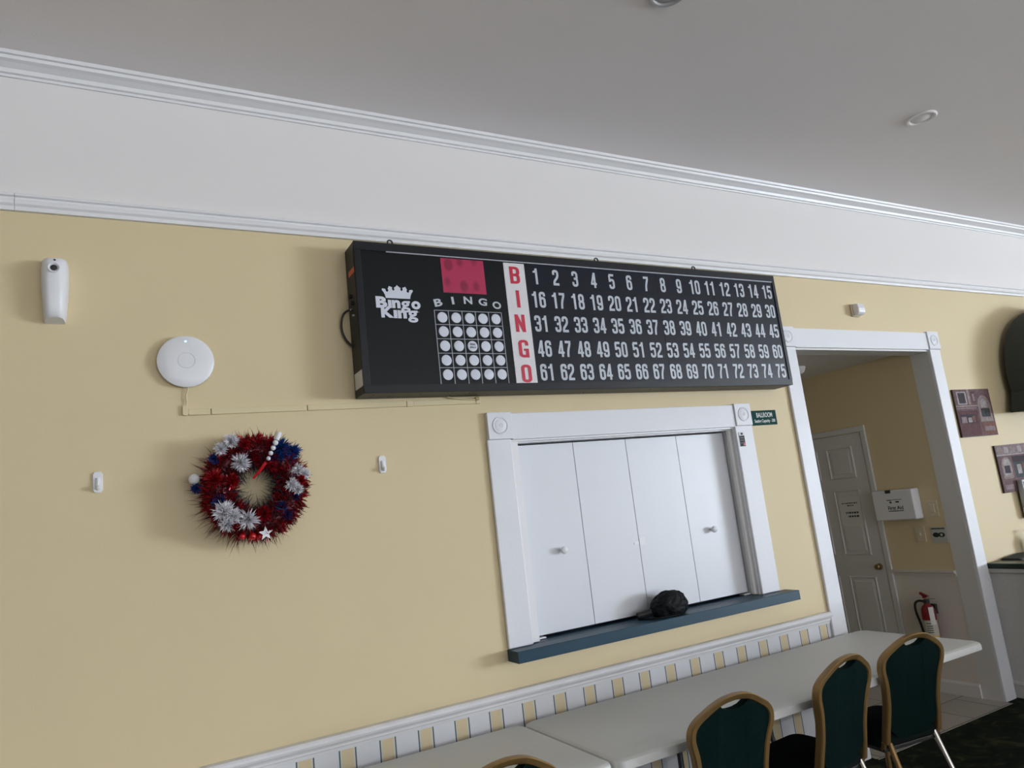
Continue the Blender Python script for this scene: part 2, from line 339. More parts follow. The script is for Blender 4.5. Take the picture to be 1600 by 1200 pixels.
# ------------------------------------------------------------------ room shell
TH = 0.143                                             # wall thickness seen in the doorway
HX0, HX1, HZ0, HZ1 = 1.745, 3.300, 1.03, 2.055         # serving hatch opening
DX0, DX1, DZ1 = 3.970, 5.469, 2.563                    # doorway opening
bm = NB(); xb = [XL - .1, HX0, HX1, DX0, DX1, XR + .1]; zb = [0, 0.85, HZ0, HZ1, DZ1, 3.10, ZC + .1]
for i in range(len(xb) - 1):
    for j in range(len(zb) - 1):
        if i == 1 and j == 2: continue
        if i == 3 and j <= 3: continue
        box(bm, xb[i], xb[i + 1], 0, TH, zb[j], zb[j + 1], 1 if j == 0 else (2 if j == 5 else 0))
struct('wall_back', bm, ['yellow', 'stripes', 'white_wall'], smooth=None, doubles=False)
struct('hatch_blocker', box(NB(), HX0 - .1, HX1 + .1, TH + .002, TH + .03, HZ0 - .1, HZ1 + .1), 'blocker')  # dark panel added behind the hatch to stop light leaking through
bm = NB()
def holed_wall(bm, rng, holes, mk):
    """vertical wall split round window holes; rng = (a0,a1), holes = [(a,b)], mk(a0,a1,z0,z1)"""
    cuts = sorted([rng[0], rng[1]] + [v for h in holes for v in h])
    for a, b2 in zip(cuts, cuts[1:]):
        if any(abs(a - h[0]) < 1e-6 and abs(b2 - h[1]) < 1e-6 for h in holes):
            mk(a, b2, 0, WZ0); mk(a, b2, WZ1, ZC + .1)
        else: mk(a, b2, 0, ZC + .1)
holed_wall(bm, (YF - .1, 0), WIN, lambda a, b2, z0, z1: box(bm, XR, XR + .12, a, b2, z0, z1))
struct('wall_right', bm, 'outside_wall', smooth=None, doubles=False)
bm = NB(); holed_wall(bm, (XL, XR), BWIN, lambda a, b2, z0, z1: box(bm, a, b2, YF - .12, YF, z0, z1))
struct('wall_front', bm, 'outside_wall', smooth=None, doubles=False)
struct('wall_left', box(NB(), XL - .12, XL, YF - .1, 0, 0, ZC + .1), 'far_wall')
struct('ceiling', box(NB(), XL - .1, XR + .1, YF - .1, 0.0, ZC, ZC + .1), 'ceiling')
struct('floor_bounce', box(NB(), -4, 20, -16.5, -4.0, 0, .006), 'bounce_floor')  # unseen pale floor, added to reflect light onto ceiling and upper wall
struct('floor', box(NB(), XL - .1, XR + .1, YF - .1, 0.0, -.1, 0), 'carpet')
n = 0
for y0, y1 in WIN:
    n += 1; ym = (y0 + y1) / 2; zm = (WZ0 + WZ1) / 2; bm = NB()
    for a in ((y0, y0 + .05), (y1 - .05, y1)): box(bm, XR + .02, XR + .08, a[0], a[1], WZ0, WZ1)
    for a in ((WZ0, WZ0 + .05), (WZ1 - .05, WZ1), (zm - .025, zm + .025)): box(bm, XR + .02, XR + .08, y0 + .05, y1 - .05, a[0], a[1])
    w = struct('window_%d' % n, bm, 'trim_satin'); obj('pane', box(NB(), XR + .045, XR + .05, y0 + .05, y1 - .05, WZ0 + .05, WZ1 - .05), 'glass', w)
for x0, x1 in BWIN:  # added windows behind the camera, there for the fill
    n += 1; zm = (WZ0 + WZ1) / 2; bm = NB()
    for a in ((x0, x0 + .05), (x1 - .05, x1)): box(bm, a[0], a[1], YF - .08, YF - .02, WZ0, WZ1)
    for a in ((WZ0, WZ0 + .05), (WZ1 - .05, WZ1), (zm - .025, zm + .025)): box(bm, x0 + .05, x1 - .05, YF - .08, YF - .02, a[0], a[1])
    w = struct('window_%d' % n, bm, 'trim_satin'); obj('pane', box(NB(), x0 + .05, x1 - .05, YF - .05, YF - .045, WZ0 + .05, WZ1 - .05), 'glass', w)

# hallway behind the doorway
HE = 4.2
bm = NB(); box(bm, DX0 - .5, DX1 + .1, TH, HE, -.1, .002); box(bm, DX0 + .012, DX1 - .002, -.06, TH, -.05, .002); struct('floor_hallway', bm, 'tile', smooth=None)
struct('ceiling_hallway', box(NB(), DX0 - .5, DX1 + .1, TH, HE, 2.588, 2.69), 'white_wall')
bm = NB(); box(bm, DX1, DX1 + .1, TH, HE, 0.87, 2.6, 0); box(bm, DX1, DX1 + .1, TH, HE, 0, 0.87, 1)
struct('wall_hallway_right', bm, ['yellow', 'hall_paper'], smooth=None, doubles=False)
struct('wall_hallway_left', box(NB(), DX0 - .5, DX0 - .4, TH, HE, 0, 2.6), 'yellow')
struct('wall_hallway_end', box(NB(), DX0 - .5, DX1 + .1, HE, HE + .1, 0, 2.7), 'yellow')
def rail_prof(x, s=-1): return [(x, 0.868), (x + s * .012, 0.868), (x + s * .014, 0.885), (x + s * .030, 0.892), (x + s * .032, 0.905), (x, 0.908)]
struct('trim_1', prism(NB(), rail_prof(DX1), 'y', TH, 0.650), 'hall_paper')
struct('baseboard_hallway', prism(NB(), [(DX1, 0), (DX1 - .016, 0), (DX1 - .016, .085), (DX1 - .008, .10), (DX1, .10)], 'y', TH, 0.650), 'jamb')

# mouldings along the back wall (profiles in y,z extruded along x)
def mould(name, prof, x0, x1, m='trim_satin'): return struct(name, prism(NB(), prof, 'x', x0, x1), m)
crown = [(0, 3.682), (-.010, 3.682), (-.012, 3.690), (-.022, 3.697), (-.026, 3.716 - .012)]
mould('trim_2', [(0, 3.640), (-.008, 3.640), (-.010, 3.650), (-.020, 3.653), (-.026, 3.668), (-.048, 3.682), (-.064, 3.688), (-.068, 3.700), (-.078, 3.702), (-.084, ZC), (0, ZC)], XL, XR)
mould('trim_3', [(0, 3.064), (-.016, 3.064), (-.018, 3.080), (-.026, 3.088), (-.026, 3.104), (-.018, 3.109), (-.018, 3.117), (-.028, 3.121), (-.028, 3.129), (-.012, 3.138), (0, 3.139)], -.335, XR)
mould('trim_4', [(0, 3.064), (-.016, 3.064), (-.018, 3.080), (-.026, 3.088), (-.026, 3.104), (-.018, 3.109), (-.018, 3.117), (-.028, 3.121), (-.028, 3.129), (-.012, 3.138), (0, 3.139)], XL, -.3365)
RAIL = [(0, 0.812), (-.007, 0.812), (-.009, 0.826), (-.014, 0.830), (-.014, 0.838), (-.020, 0.846), (-.030, 0.852), (-.036, 0.862), (-.036, 0.872), (-.030, 0.880), (-.012, 0.882), (0, 0.882)]
mould('trim_5', RAIL, XL, 3.842)
BASE = [(0, 0), (-.016, 0), (-.016, .10), (-.010, .115), (0, .12)]
mould('baseboard_left', BASE, XL, 3.838); mould('baseboard_right', BASE, 6.40, XR)

# ------------------------------------------------------------------ casings
def rosette(bm, cx, cz, y, r=.044):
    prof = [(r, 0), (r, .003), (r - .003, .0045), (r - .006, .003), (r - .010, .0005), (r - .013, .002), (.012, .003), (.009, .001), (.006, .001), (.004, .003), (0, .0035)]
    lathe(bm, prof, (cx, y, cz), '-y', 40)
def casing(parent, x0, x1, z0, z1):
    obj('casing_board', box(NB(), x0, x1, -.020, 0, z0, z1), 'trim', parent, bevel=.006, seg=3)
# doorway
dw = thing('door_1', 'white doorway frame', 'doorway', (4.72, 0, 0)); del dw['label']; del dw['category']; dw['kind'] = 'structure'
casing(dw, 3.840, 3.970, 0, 2.566); casing(dw, 5.469, 5.600, 0, 2.566)
obj('header_board', box(NB(), 3.972, 5.467, -.018, 0, DZ1, 2.696), 'trim', dw, bevel=.003)
for a, b2 in ((3.834, 3.974), (5.465, 5.606)):
    bm = NB(); box(bm, a, b2, -.028, 0, 2.566, 2.704); bmesh.ops.bevel(bm, geom=bm.edges[:], offset=.002, segments=1, affect='EDGES'); rosette(bm, (a + b2) / 2, 2.635, -.028); obj('corner_block', bm, 'trim', dw, smooth=True)
bm = NB(); box(bm, DX0, DX0 + .012, -.001, TH + .012, 0, DZ1); obj('jamb', bm, 'jamb', dw)
obj('jamb', box(NB(), DX1 - .002, DX1 + .02, -.001, TH, 0, DZ1), 'jamb', dw)
obj('jamb', box(NB(), DX0 + .012, DX1 - .002, -.001, TH, DZ1 - .012, DZ1), 'jamb', dw)
# serving hatch frame
hw = thing('window_6', 'x', 'x', (2.53, 0, 1.06)); del hw['label']; del hw['category']; hw['kind'] = 'structure'
casing(hw, 1.611, 1.746, 1.064, 2.060); casing(hw, 3.300, 3.447, 1.064, 2.060)
obj('header_board', box(NB(), 1.757, 3.312, -.018, 0, 2.055, 2.190), 'trim', hw, bevel=.003)
for a, b2 in ((1.619, 1.757), (3.312, 3.447)):
    bm = NB(); box(bm, a, b2, -.028, 0, 2.060, 2.196); bmesh.ops.bevel(bm, geom=bm.edges[:], offset=.002, segments=1, affect='EDGES'); rosette(bm, (a + b2) / 2, 2.128, -.028); obj('corner_block', bm, 'trim', hw, smooth=True)
bm = NB(); prism(bm, [(HX1, -.002), (HX1 - .004, .0), (HX1 - .004, .022), (HX1 - .016, .028), (HX1 - .020, .040), (HX1 - .012, .050), (HX1 - .008, .058), (HX1 - .008, .098), (HX1 + .02, .098), (HX1 + .02, -.002)], 'z', 1.066, 2.055); obj('jamb', bm, 'jamb', hw)
obj('jamb', box(NB(), HX0 - .02, HX0 + .052, .01, .115, 1.066, 2.055), 'trim_satin', hw)
bm = NB(); box(bm, HX0, HX1, .0, .03, 2.046, 2.06); box(bm, HX0 + .05, HX1 - .012, .03, .115, 2.040, 2.06); obj('head_jamb', bm, 'trim_satin', hw)
# bifold shutters
bf = thing('bifold_shutter', 'white four-leaf folding shutter closing the serving hatch above the blue ledge', 'shutter', (2.54, .08, 1.076))
xj = [1.800, 2.176, 2.533, 2.908, 3.288]
for k in range(4):
    p = obj('shutter_leaf', box(NB(), xj[k] + .0015, xj[k + 1] - .0015, .080, .112, 1.077, 2.032), 'shutter', bf, bevel=.0015)
    if k in (0, 3):
        kx, kz = (2.024, 1.474) if k == 0 else (3.072, 1.467)
        obj('knob', lathe(NB(), [(.008, 0), (.008, .012), (.016, .018), (.0195, .028), (.017, .037), (.009, .042), (0, .043)], (kx, .080, kz), '-y', 24), 'white_plastic', p, smooth=True)
    if k in (1, 2):
        bm = NB()
        if k == 2: box(bm, 2.535, 2.575, .0775, .08, 1.438, 1.478); [lathe(bm, [(.003, 0), (0, .0015)], (xx, .0775, zz), '-y', 8) for xx in (2.543, 2.565) for zz in (1.445, 1.471)]; obj('latch_plate', bm, 'white_plastic', p)
        else: box(bm, 2.497, 2.531, .0775, .08, 1.446, 1.460); obj('latch_plate', bm, 'white_plastic', p)
for xx in (1.835, 3.262):
    obj('floor_pivot', box(NB(), xx - .028, xx + .028, .060, .10, 1.0645, 1.0705), 'white_plastic', bf)

lg = tag(obj('serving_ledge', box(NB(), 1.608, 3.508, -.106, -.0005, 1.008, 1.062), 'ledge', bevel=.003), 'long blue painted ledge under the white serving hatch', 'ledge')
obj('sill_board', box(NB(), HX0 + .002, HX1 - .002, 0.0005, TH - .01, 1.036, 1.062), 'ledge', hw)
# small card on the hatch casing
cd = tag(obj('small_poster', box(NB(), 3.318, 3.362, -.0225, -.0205, 1.932, 2.020), 'paper'), 'small printed card stuck on the right casing of the serving hatch', 'card')
bm = NB(); flat(bm, rect(3.319, 3.361, 1.933, 1.998), -.0228, 0)
for z in (1.985, 1.970, 1.953): flat(bm, rect(3.324, 3.354, z - .003, z + .003), -.0231, 1)
flat(bm, rect(3.346, 3.359, 1.937, 1.958), -.0231, 2); flat(bm, rect(3.334, 3.350, 2.003, 2.016), -.0229, 0); obj('printed_block', bm, ['p_slate', 'p_lilac', 'red_letter'], cd, smooth=None)

# ------------------------------------------------------------------ bingo board
BX0, BX1, BZ0, BZ1, BY = 0.966, 3.722, 2.283, 3.000, -.150
bb = thing('bingo_board', 'long black lighted number board hung on the yellow wall above the serving hatch', 'bingo board', (2.344, 0, BZ0))
bm = NB(); box(bm, BX0, BX1, BY + .012, -.004, BZ0, BZ1); obj('case', bm, 'black_case', bb, bevel=.004)
bm = NB()
for r in ((BX0, BX1, BZ0, BZ0 + .036), (BX0, BX1, BZ1 - .042, BZ1), (BX0, BX0 + .030, BZ0 + .036, BZ1 - .042), (BX1 - .024, BX1, BZ0 + .036, BZ1 - .042)): box(bm, r[0], r[1], BY, BY + .012, r[2], r[3])
obj('front_frame', bm, 'black_case', bb, bevel=.002)
Y1 = BY + .005
obj('left_panel', box(NB(), BX0 + .030, 1.742, Y1, BY + .011, BZ0 + .036, BZ1 - .042), 'black_face', bb)
bm = NB(); box(bm, 1.866, 2.742, Y1, BY + .011, BZ0 + .036, BZ1 - .042); box(bm, 2.744, BX1 - .024, Y1, BY + .011, BZ0 + .036, BZ1 - .042); obj('number_panel', bm, 'navy_face', bb)
obj('letter_strip', box(NB(), 1.743, 1.865, Y1 - .001, BY + .011, BZ0 + .037, 2.950), 'strip', bb, label='white strip of five red letters')
ls = bb.children[-1]
obj('top_channel', box(NB(), 1.12, BX1 - .026, BY - .0015, BY + .004, 2.9535, 2.959), 'rail_line', bb)
RZ = [2.887, 2.760, 2.631, 2.498, 2.374]
for ch, z in zip('BINGO', RZ):
    bm = NB(); put_glyphs(bm, ch, .092, .058, 1.803 + {'B': .0, 'I': .004, 'N': .0, 'G': .003, 'O': .003}[ch], z - (.002 if ch != 'O' else .006), Y1 - .002); obj('letter', bm, 'red_letter', ls, smooth=None, label='red letter ' + ch)
num = 0
for r in range(5):
    for c in range(15):
        num += 1; bm = NB(); put_glyphs(bm, str(num), .087, .0385, 1.9300 + c * .1221, RZ[r], Y1 - .0012, gap=.075)
        obj('number', bm, 'numeral', bb, smooth=None, label='white number %d' % num)
# red display window, card grid, arched letters
obj('display_window', box(NB(), 1.396, 1.629, Y1 - .001, Y1 + .004, 2.773, 2.949), 'red_window', bb, label='red translucent display window')
gx0, gx1, gz0, gz1 = 1.338, 1.700, BZ0 + .037, 2.681
bm = NB(); px = (gx1 - gx0) / 5; pz = .0705
for k in range(6): flat(bm, rect(gx0 + k * px - .002, gx0 + k * px + .002, gz0, gz1), Y1 - .001)
for k in range(5): flat(bm, rect(gx0, gx1, gz1 - k * pz - .0018, gz1 - k * pz + .0018), Y1 - .0013)
gr = obj('card_grid', bm, 'line', bb, smooth=None, label='white five by five card grid')
for r in range(5):
    for c in range(5):
        cx, cz = gx0 + (c + .5) * px + .003, gz1 - (r + .5) * pz + .001
        d = obj('lamp_dot', lathe(NB(), [(.0265, 0), (.0255, .0022), (.018, .0035), (0, .004)], (cx, Y1, cz), '-y', 28), 'dot', gr, smooth=True)
        if r == 2 and c == 2:
            bm = NB(); put_text(bm, text_fit('FREE', .030, .0095, .02), cx, cz + .008, Y1 - .0048); put_text(bm, text_fit('SPACE', .034, .0095, .02), cx, cz - .007, Y1 - .0048)
            obj('free_space_text', bm, 'p_slate', bb, smooth=None)
for ch, cx, cz, an in (('B', 1.362, 2.720, .20), ('I', 1.440, 2.733, .10), ('N', 1.522, 2.738, 0), ('G', 1.603, 2.733, -.10), ('O', 1.680, 2.719, -.20)):
    bm = NB(); put_text(bm, text_fit(ch, dict(B=.042, I=.013, N=.046, G=.047, O=.048)[ch], .038, .03), cx, cz, Y1 - .001, an); obj('letter', bm, 'numeral', bb, smooth=None, label='small white letter ' + ch)
# crown emblem and two-line name
bm = NB()
cr = [(1.1017, 2.7310), (1.0990, 2.7455), (1.0930, 2.7590), (1.0875, 2.7660), (1.0850, 2.7690), (1.0870, 2.7765), (1.0955, 2.7760), (1.1030, 2.7740), (1.1040, 2.7660), (1.1090, 2.7610), (1.1160, 2.7640), (1.1170, 2.7700), (1.1140, 2.7760), (1.1170, 2.7810), (1.1210, 2.7900), (1.1290, 2.7870), (1.1370, 2.7840), (1.1350, 2.7770), (1.1380, 2.7690), (1.1440, 2.7690), (1.1470, 2.7740), (1.1450, 2.7830)]
ap = (1.1600, 2.7965)
half = [(1.1620 - (1.1620 - x), z) for x, z in cr]
fullc = half + [(1.1505, 2.7860), (1.1570, 2.7910), ap] + [(2 * 1.1615 - x, z) for x, z in ([(1.1570, 2.7910), (1.1505, 2.7860)] + cr[::-1])]
from mathutils.geometry import tessellate_polygon
tv = [bm.verts.new((x, Y1 - .0008, z)) for x, z in fullc]
for tri in tessellate_polygon([[Vector((x, z, 0)) for x, z in fullc]]): bm.faces.new([tv[i] for i in tri])
put_text(bm, text_fit('B', .054, .055, .055), 1.0790, 2.7100, Y1 - 0.0010)
put_text(bm, text_fit('K', .062, .055, .055), 1.1040, 2.6635, Y1 - 0.0011)
put_text(bm, text_fit('\u0131n', .060, .040, .05), 1.1400, 2.7030, Y1 - 0.0012)
put_text(bm, text_fit('g', .046, .056, .03), 1.1950, 2.6920, Y1 - 0.0014)
put_text(bm, text_fit('o', .046, .041, .05), 1.2470, 2.7010, Y1 - 0.0015)
put_text(bm, text_fit('\u0131n', .064, .040, .05), 1.1650, 2.6545, Y1 - 0.0016)
put_text(bm, text_fit('g', .050, .058, .03), 1.2270, 2.6450, Y1 - 0.0017)
put_text(bm, text_fit('TM', .008, .004, .0), 1.2560, 2.6680, Y1 - .001)
obj('crown_logo', bm, 'dot', bb, smooth=None, label='white crown emblem and two-line name')
# side fittings at the left end, cord, underside screws, hanging eyes
obj('sticker', box(NB(), BX0 - .0012, BX0 + .001, -.135, -.045, 2.855, 2.880), 'orange', bb, label='orange sticker')
obj('maker_label', box(NB(), BX0 - .0012, BX0 + .001, -.135, -.020, 2.320, 2.395), 'paper', bb, label='white label')
for yy, zz in ((-.055, 2.760), (-.075, 2.722)): obj('switch_knob', lathe(NB(), [(.010, 0), (.010, .012), (0, .014)], (BX0, yy, zz), '-x', 16), 'black_plastic', bb, smooth=True)
for yy, zz in ((-.085, 2.660), (-.055, 2.695)): obj('switch_tip', lathe(NB(), [(.005, 0), (.005, .010), (0, .011)], (BX0, yy, zz), '-x', 12), 'grey_plastic', bb, smooth=True)
pts = [(BX0 + .01, -.06, 2.690), (BX0 - .015, -.05, 2.694), (BX0 - .035, -.035, 2.680), (BX0 - .045, -.025, 2.645), (BX0 - .044, -.02, 2.605), (BX0 - .032, -.02, 2.568), (BX0 - .014, -.025, 2.540), (BX0 + .01, -.035, 2.515)]
def smooth_path(p, n=6):
    p = [Vector(q) for q in p]; out = []
    for i in range(len(p) - 1):
        a, b2, c, d = p[max(i - 1, 0)], p[i], p[i + 1], p[min(i + 2, len(p) - 1)]
        for k in range(n):
            t = k / n; out.append(0.5 * ((2 * b2) + (c - a) * t + (2 * a - 5 * b2 + 4 * c - d) * t * t + (3 * b2 - a - 3 * c + d) * t ** 3))
    return out + [p[-1]]
obj('power_cord', tube(NB(), smooth_path(pts), .0055), 'black_plastic', bb, smooth=True)
for k, xx in enumerate((1.02, 1.11, 1.25, 1.42, 1.50, 1.62, 1.95, 2.2, 2.62, 2.75, 2.95, 3.2, 3.45)):
    obj('screw', lathe(NB(), [(.004, 0), (.004, .0015), (0, .003)], (xx, -.10 + .05 * (k % 2), BZ0), '-z', 10), 'black_plastic', bb, smooth=True)
for xx in (1.15, 2.345, 3.06):
    bm = NB(); tube(bm, [(xx, -.13, BZ1 - .002), (xx, -.13, BZ1 + .004)], .004, 8)
    tube(bm, [(xx + .012 * math.sin(2 * PI * k / 16), -.13, BZ1 + .012 - .012 * math.cos(2 * PI * k / 16)) for k in range(17)], .004, 8)
    obj('hanging_eye', bm, 'black_plastic', bb, smooth=True)

# ------------------------------------------------------------------ small wall devices
# air freshener dispenser
af = thing('air_freshener', 'tall white battery air freshener dispenser at the far left of the yellow wall', 'air freshener', (-.202, 0, 2.62))
bm = NB(); rings = []
secs = [(2.622, .034, .058), (2.630, .038, .066), (2.66, .0405, .074), (2.72, .0445, .082), (2.78, .0465, .085), (2.82, .0465, .082), (2.842, .045, .074), (2.855, .043, .066), (2.862, .039, .056)]
for z, hw2, dp in secs:
    rings.append([bm.verts.new((-.202 + hw2 * math.copysign(abs(math.cos(t)) ** .6, math.cos(t)), -dp * abs(math.sin(t)) ** .7 - (.0 if 0 else 0), z - (.012 * (1 - abs(math.sin(t))) if z < 2.63 else 0))) for t in [PI * k / 24 for k in range(25)]])
for a, b2 in zip(rings, rings[1:]):
    for k in range(24): bm.faces.new((a[k], a[k + 1], b2[k + 1], b2[k]))
bm.faces.new(rings[0][::-1]); bm.faces.new(rings[-1])
for a, b2 in zip(rings, rings[1:]): bm.faces.new((a[-1], a[0], b2[0], b2[-1]))
obj('dispenser_body', bm, 'white_plastic', af, smooth=True)
obj('nozzle_ring', lathe(NB(), [(.020, -.006), (.021, .004), (.019, .007), (.014, .003), (.010, -.001)], (-.202, -.082, 2.812), '-y', 28), 'white_plastic', af, smooth=True)
obj('spray_hole', lathe(NB(), [(.0115, .0), (.0115, .002), (0, .003)], (-.202, -.0835, 2.812), '-y', 20), 'black_plastic', af)
obj('sensor_eye', lathe(NB(), [(.004, 0), (.004, .002), (0, .003)], (-.200, -.0705, 2.848), '-y', 12), 'black_plastic', af)
# wireless access point
ac = thing('access_point', 'round white wireless disc with a small blue light on the yellow wall', 'access point', (.257, 0, 2.456))
c0 = (.257, 0, 2.456)
obj('mount_plate', lathe(NB(), [(.085, .0), (.085, .012), (0, .012)], c0, '-y', 40), 'grey_plastic', ac, smooth=True)
obj('dome', lathe(NB(), [(.0, .012), (.095, .012), (.1075, .016), (.1095, .022), (.108, .027), (.098, .032), (.070, .037), (.042, .039), (.034, .0393), (.0335, .0375), (.031, .0375), (.0305, .0395), (.015, .040), (0, .040)], c0, '-y', 64), 'white_plastic', ac, smooth=True)
obj('status_light', lathe(NB(), [(.0045, 0), (.004, .0015), (0, .002)], (.257, -.0337, 2.539), '-y', 16), 'led', ac, label='blue status light')
cb = obj('network_cable', tube(NB(), smooth_path([(.259, -.015, 2.375), (.262, -.012, 2.340), (.255, -.010, 2.315), (.257, -.009, 2.285), (.252, -.008, 2.262)]), .0032), 'raceway', ac, smooth=True)
# cable raceway painted like the wall
rw = thing('cable_raceway', 'thin painted cable cover running from the white disc to under the black board', 'cable cover', (.9, 0, 2.25))
def rz(x): return 2.232 + (x - .245) * .0105
def rwseg(x0, x1, h=.0, d=.011):
    bm = NB(); v = []
    for x in (x0, x1):
        v.append([bm.verts.new((x, yy, rz(x) + zz)) for yy, zz in ((0, -h), (-d, -h), (-d, .026 + h), (0, .026 + h))])
    for k in range(4): bm.faces.new((v[0][k], v[0][(k + 1) % 4], v[1][(k + 1) % 4], v[1][k]))
    bm.faces.new(v[0][::-1]); bm.faces.new(v[1]); return bm
for a, b2 in ((.262, .345), (.349, .742), (.746, 1.21), (1.246, 1.575)): obj('cover_length', rwseg(a, b2), 'raceway', rw, bevel=.002)
obj('joint', rwseg(1.211, 1.245, .0015, .013), 'raceway', rw, bevel=.002)
bm = NB(); prism(bm, rnd([(.240, 2.231), (.262, 2.231), (.262, 2.259), (.256, 2.275), (.240, 2.275)], .012, True), 'y', -.013, 0); obj('corner_piece', bm, 'raceway', rw)
obj('end_piece', rwseg(1.576, 1.598, .001, .013), 'raceway', rw, bevel=.002)
obj('cable_tail', tube(NB(), smooth_path([(1.42, -.012, 2.283), (1.47, -.018, 2.272), (1.53, -.020, 2.268), (1.578, -.016, 2.266)]), .004), 'raceway', rw, smooth=True)
bm = NB(); box(bm, 1.570, 1.590, -.024, 0, 2.262, 2.278); obj('cable_clip', bm, 'brass', rw, bevel=.002)
# adhesive hooks
for (xx, zz, lab) in ((-.064, 1.984, 'white adhesive hook on the yellow wall left of the wreath'), (1.069, 1.977, 'white adhesive hook on the yellow wall right of the wreath')):
    h = thing('adhesive_hook', lab, 'hook', (xx, 0, zz - .04), 'adhesive hooks on the yellow wall')
    obj('base_plate', prism(NB(), [(xx + a * .017, zz + b2 * .040) for a, b2 in ((-.6, -1), (.6, -1), (1, -.75), (1, .75), (.6, 1), (-.6, 1), (-1, .75), (-1, -.75))], 'y', -.008, 0), 'white_plastic', h, bevel=.002)
    obj('hook_arm', tube(NB(), smooth_path([(xx, -.008, zz + .015), (xx, -.012, zz - .008), (xx, -.016, zz - .022), (xx, -.024, zz - .026), (xx, -.028, zz - .016)]), [.008] * 12 + [.007] * 13), 'white_plastic', h, smooth=True)
# motion sensor above the doorway
ms = thing('motion_sensor', 'small white motion sensor on the wall above the doorway', 'sensor', (4.683, 0, 2.80))
obj('sensor_base', box(NB(), 4.640, 4.726, -.018, 0, 2.800, 2.892), 'beige_plate', ms, bevel=.006)
bm = NB(); prism(bm, [(-.018, 2.803), (-.050, 2.806), (-.064, 2.820), (-.066, 2.85), (-.058, 2.884), (-.018, 2.890)], 'x', 4.644, 4.722); obj('lens_cover', bm, 'white_plastic', ms, bevel=.008, seg=3)
# ballroom sign
sg = tag(obj('sign', box(NB(), 3.470, 3.688, -.006, 0, 2.057, 2.150), 'green_sign', bevel=.0008), 'dark green capacity sign between the serving hatch and the doorway', 'sign')
bm = NB(); put_text(bm, text_fit('BALLROOM', .140, .030, .012), 3.582, 2.121, -.0068); put_text(bm, text_fit('Seating Capacity - 300', .182, .026, .014), 3.580, 2.081, -.0068)
obj('lettering', bm, 'cream_text', sg, smooth=None, label='white lettering')

# ------------------------------------------------------------------ wreath
WX, WZ, WY = .500, 1.912, -.075
wr = thing('wreath', 'round red white and blue tinsel wreath hanging on the yellow wall', 'wreath', (WX, 0, 1.70))
rg = random.Random(11)
def blade(bm, p, d, L, w):
    d = d.normalized(); s = d.cross(Vector((rg.uniform(-1, 1), rg.uniform(-1, 1), rg.uniform(-1, 1)))).normalized() * w / 2
    mid = p + d * L * .55 + Vector((rg.uniform(-1, 1), rg.uniform(-1, 1), rg.uniform(-1, 1))) * L * .08; tip = p + d * L
    v = [bm.verts.new(q) for q in (p - s, p + s, mid + s * .9, mid - s * .9, tip)]
    bm.faces.new((v[0], v[1], v[2], v[3])); bm.faces.new((v[3], v[2], v[4]))
def clampy(p, d, L):
    if (p + d.normalized() * L).y > -.004: d.y = -abs(d.y) * .3 - .02
    return d
def ringpt(a, r=.146): return Vector((WX + r * math.cos(a), WY, WZ + r * 1.04 * math.sin(a)))
def fringe(bm, n, a0, a1, rt, L0, L1, w, out=0.0):
    for _ in range(n):
        a = rg.uniform(a0, a1); c = ringpt(a); ph = rg.uniform(-.35 * PI, 1.35 * PI)
        rad = Vector((math.cos(a), 0, math.sin(a))); tan = Vector((-math.sin(a), 0, math.cos(a)))
        nrm = rad * math.cos(ph) + Vector((0, -1, 0)) * math.sin(ph)
        d = nrm + tan * rg.uniform(-.7, .7) + Vector((rg.uniform(-.4, .4), rg.uniform(-.4, .2), rg.uniform(-.4, .4))) + rad * out
        L = rg.uniform(L0, L1); p = c + nrm * rt * rg.uniform(.6, 1); d = clampy(p, d, L); blade(bm, p, d, L, w)
bm = NB()
for k in range(48):
    a, b2 = 2 * PI * k / 48, 2 * PI * (k + 1) / 48
    for j in range(12):
        q = []
        for (aa, jj) in ((a, j), (a, j + 1), (b2, j + 1), (b2, j)):
            t = 2 * PI * jj / 12; rad = Vector((math.cos(aa), 0, math.sin(aa))); q.append(bm.verts.new(ringpt(aa) + rad * .044 * math.cos(t) + Vector((0, .044 * math.sin(t), 0))))
        bm.faces.new(q)
obj('wreath_ring', bm, 'tin_red_dark', wr, smooth=True, label='dark core ring')
bm = NB(); fringe(bm, 3000, 0, 2 * PI, .050, .024, .046, .0062); obj('red_tinsel', bm, 'tin_red', wr, smooth=None, doubles=False, label='shiny red tinsel')
bm = NB(); fringe(bm, 1500, 0, 2 * PI, .050, .024, .048, .005); obj('dark_red_tinsel', bm, 'tin_red_dark', wr, smooth=None, doubles=False, label='dark red tinsel')
bm = NB(); fringe(bm, 260, PI * .78, PI * 1.38, .05, .06, .105, .0026, .9); fringe(bm, 200, PI * .3, PI * .75, .045, .05, .080, .0024, .7); fringe(bm, 150, PI * 1.25, PI * 1.75, .045, .05, .090, .0026, .8); fringe(bm, 150, -PI * .4, PI * .4, .03, .04, .07, .002, .3); obj('dark_red_fringe', bm, 'tin_red_dark', wr, smooth=None, doubles=False, label='long dark red fringe')
bm = NB(); fringe(bm, 560, 0, 2 * PI, .04, .06, .105, .003, -1.4); fringe(bm, 60, PI * 1.45, PI * 1.6, .04, .05, .09, .003, .9); obj('dark_teal_fringe', bm, 'tin_dark', wr, smooth=None, doubles=False, label='dark blue green fringe')
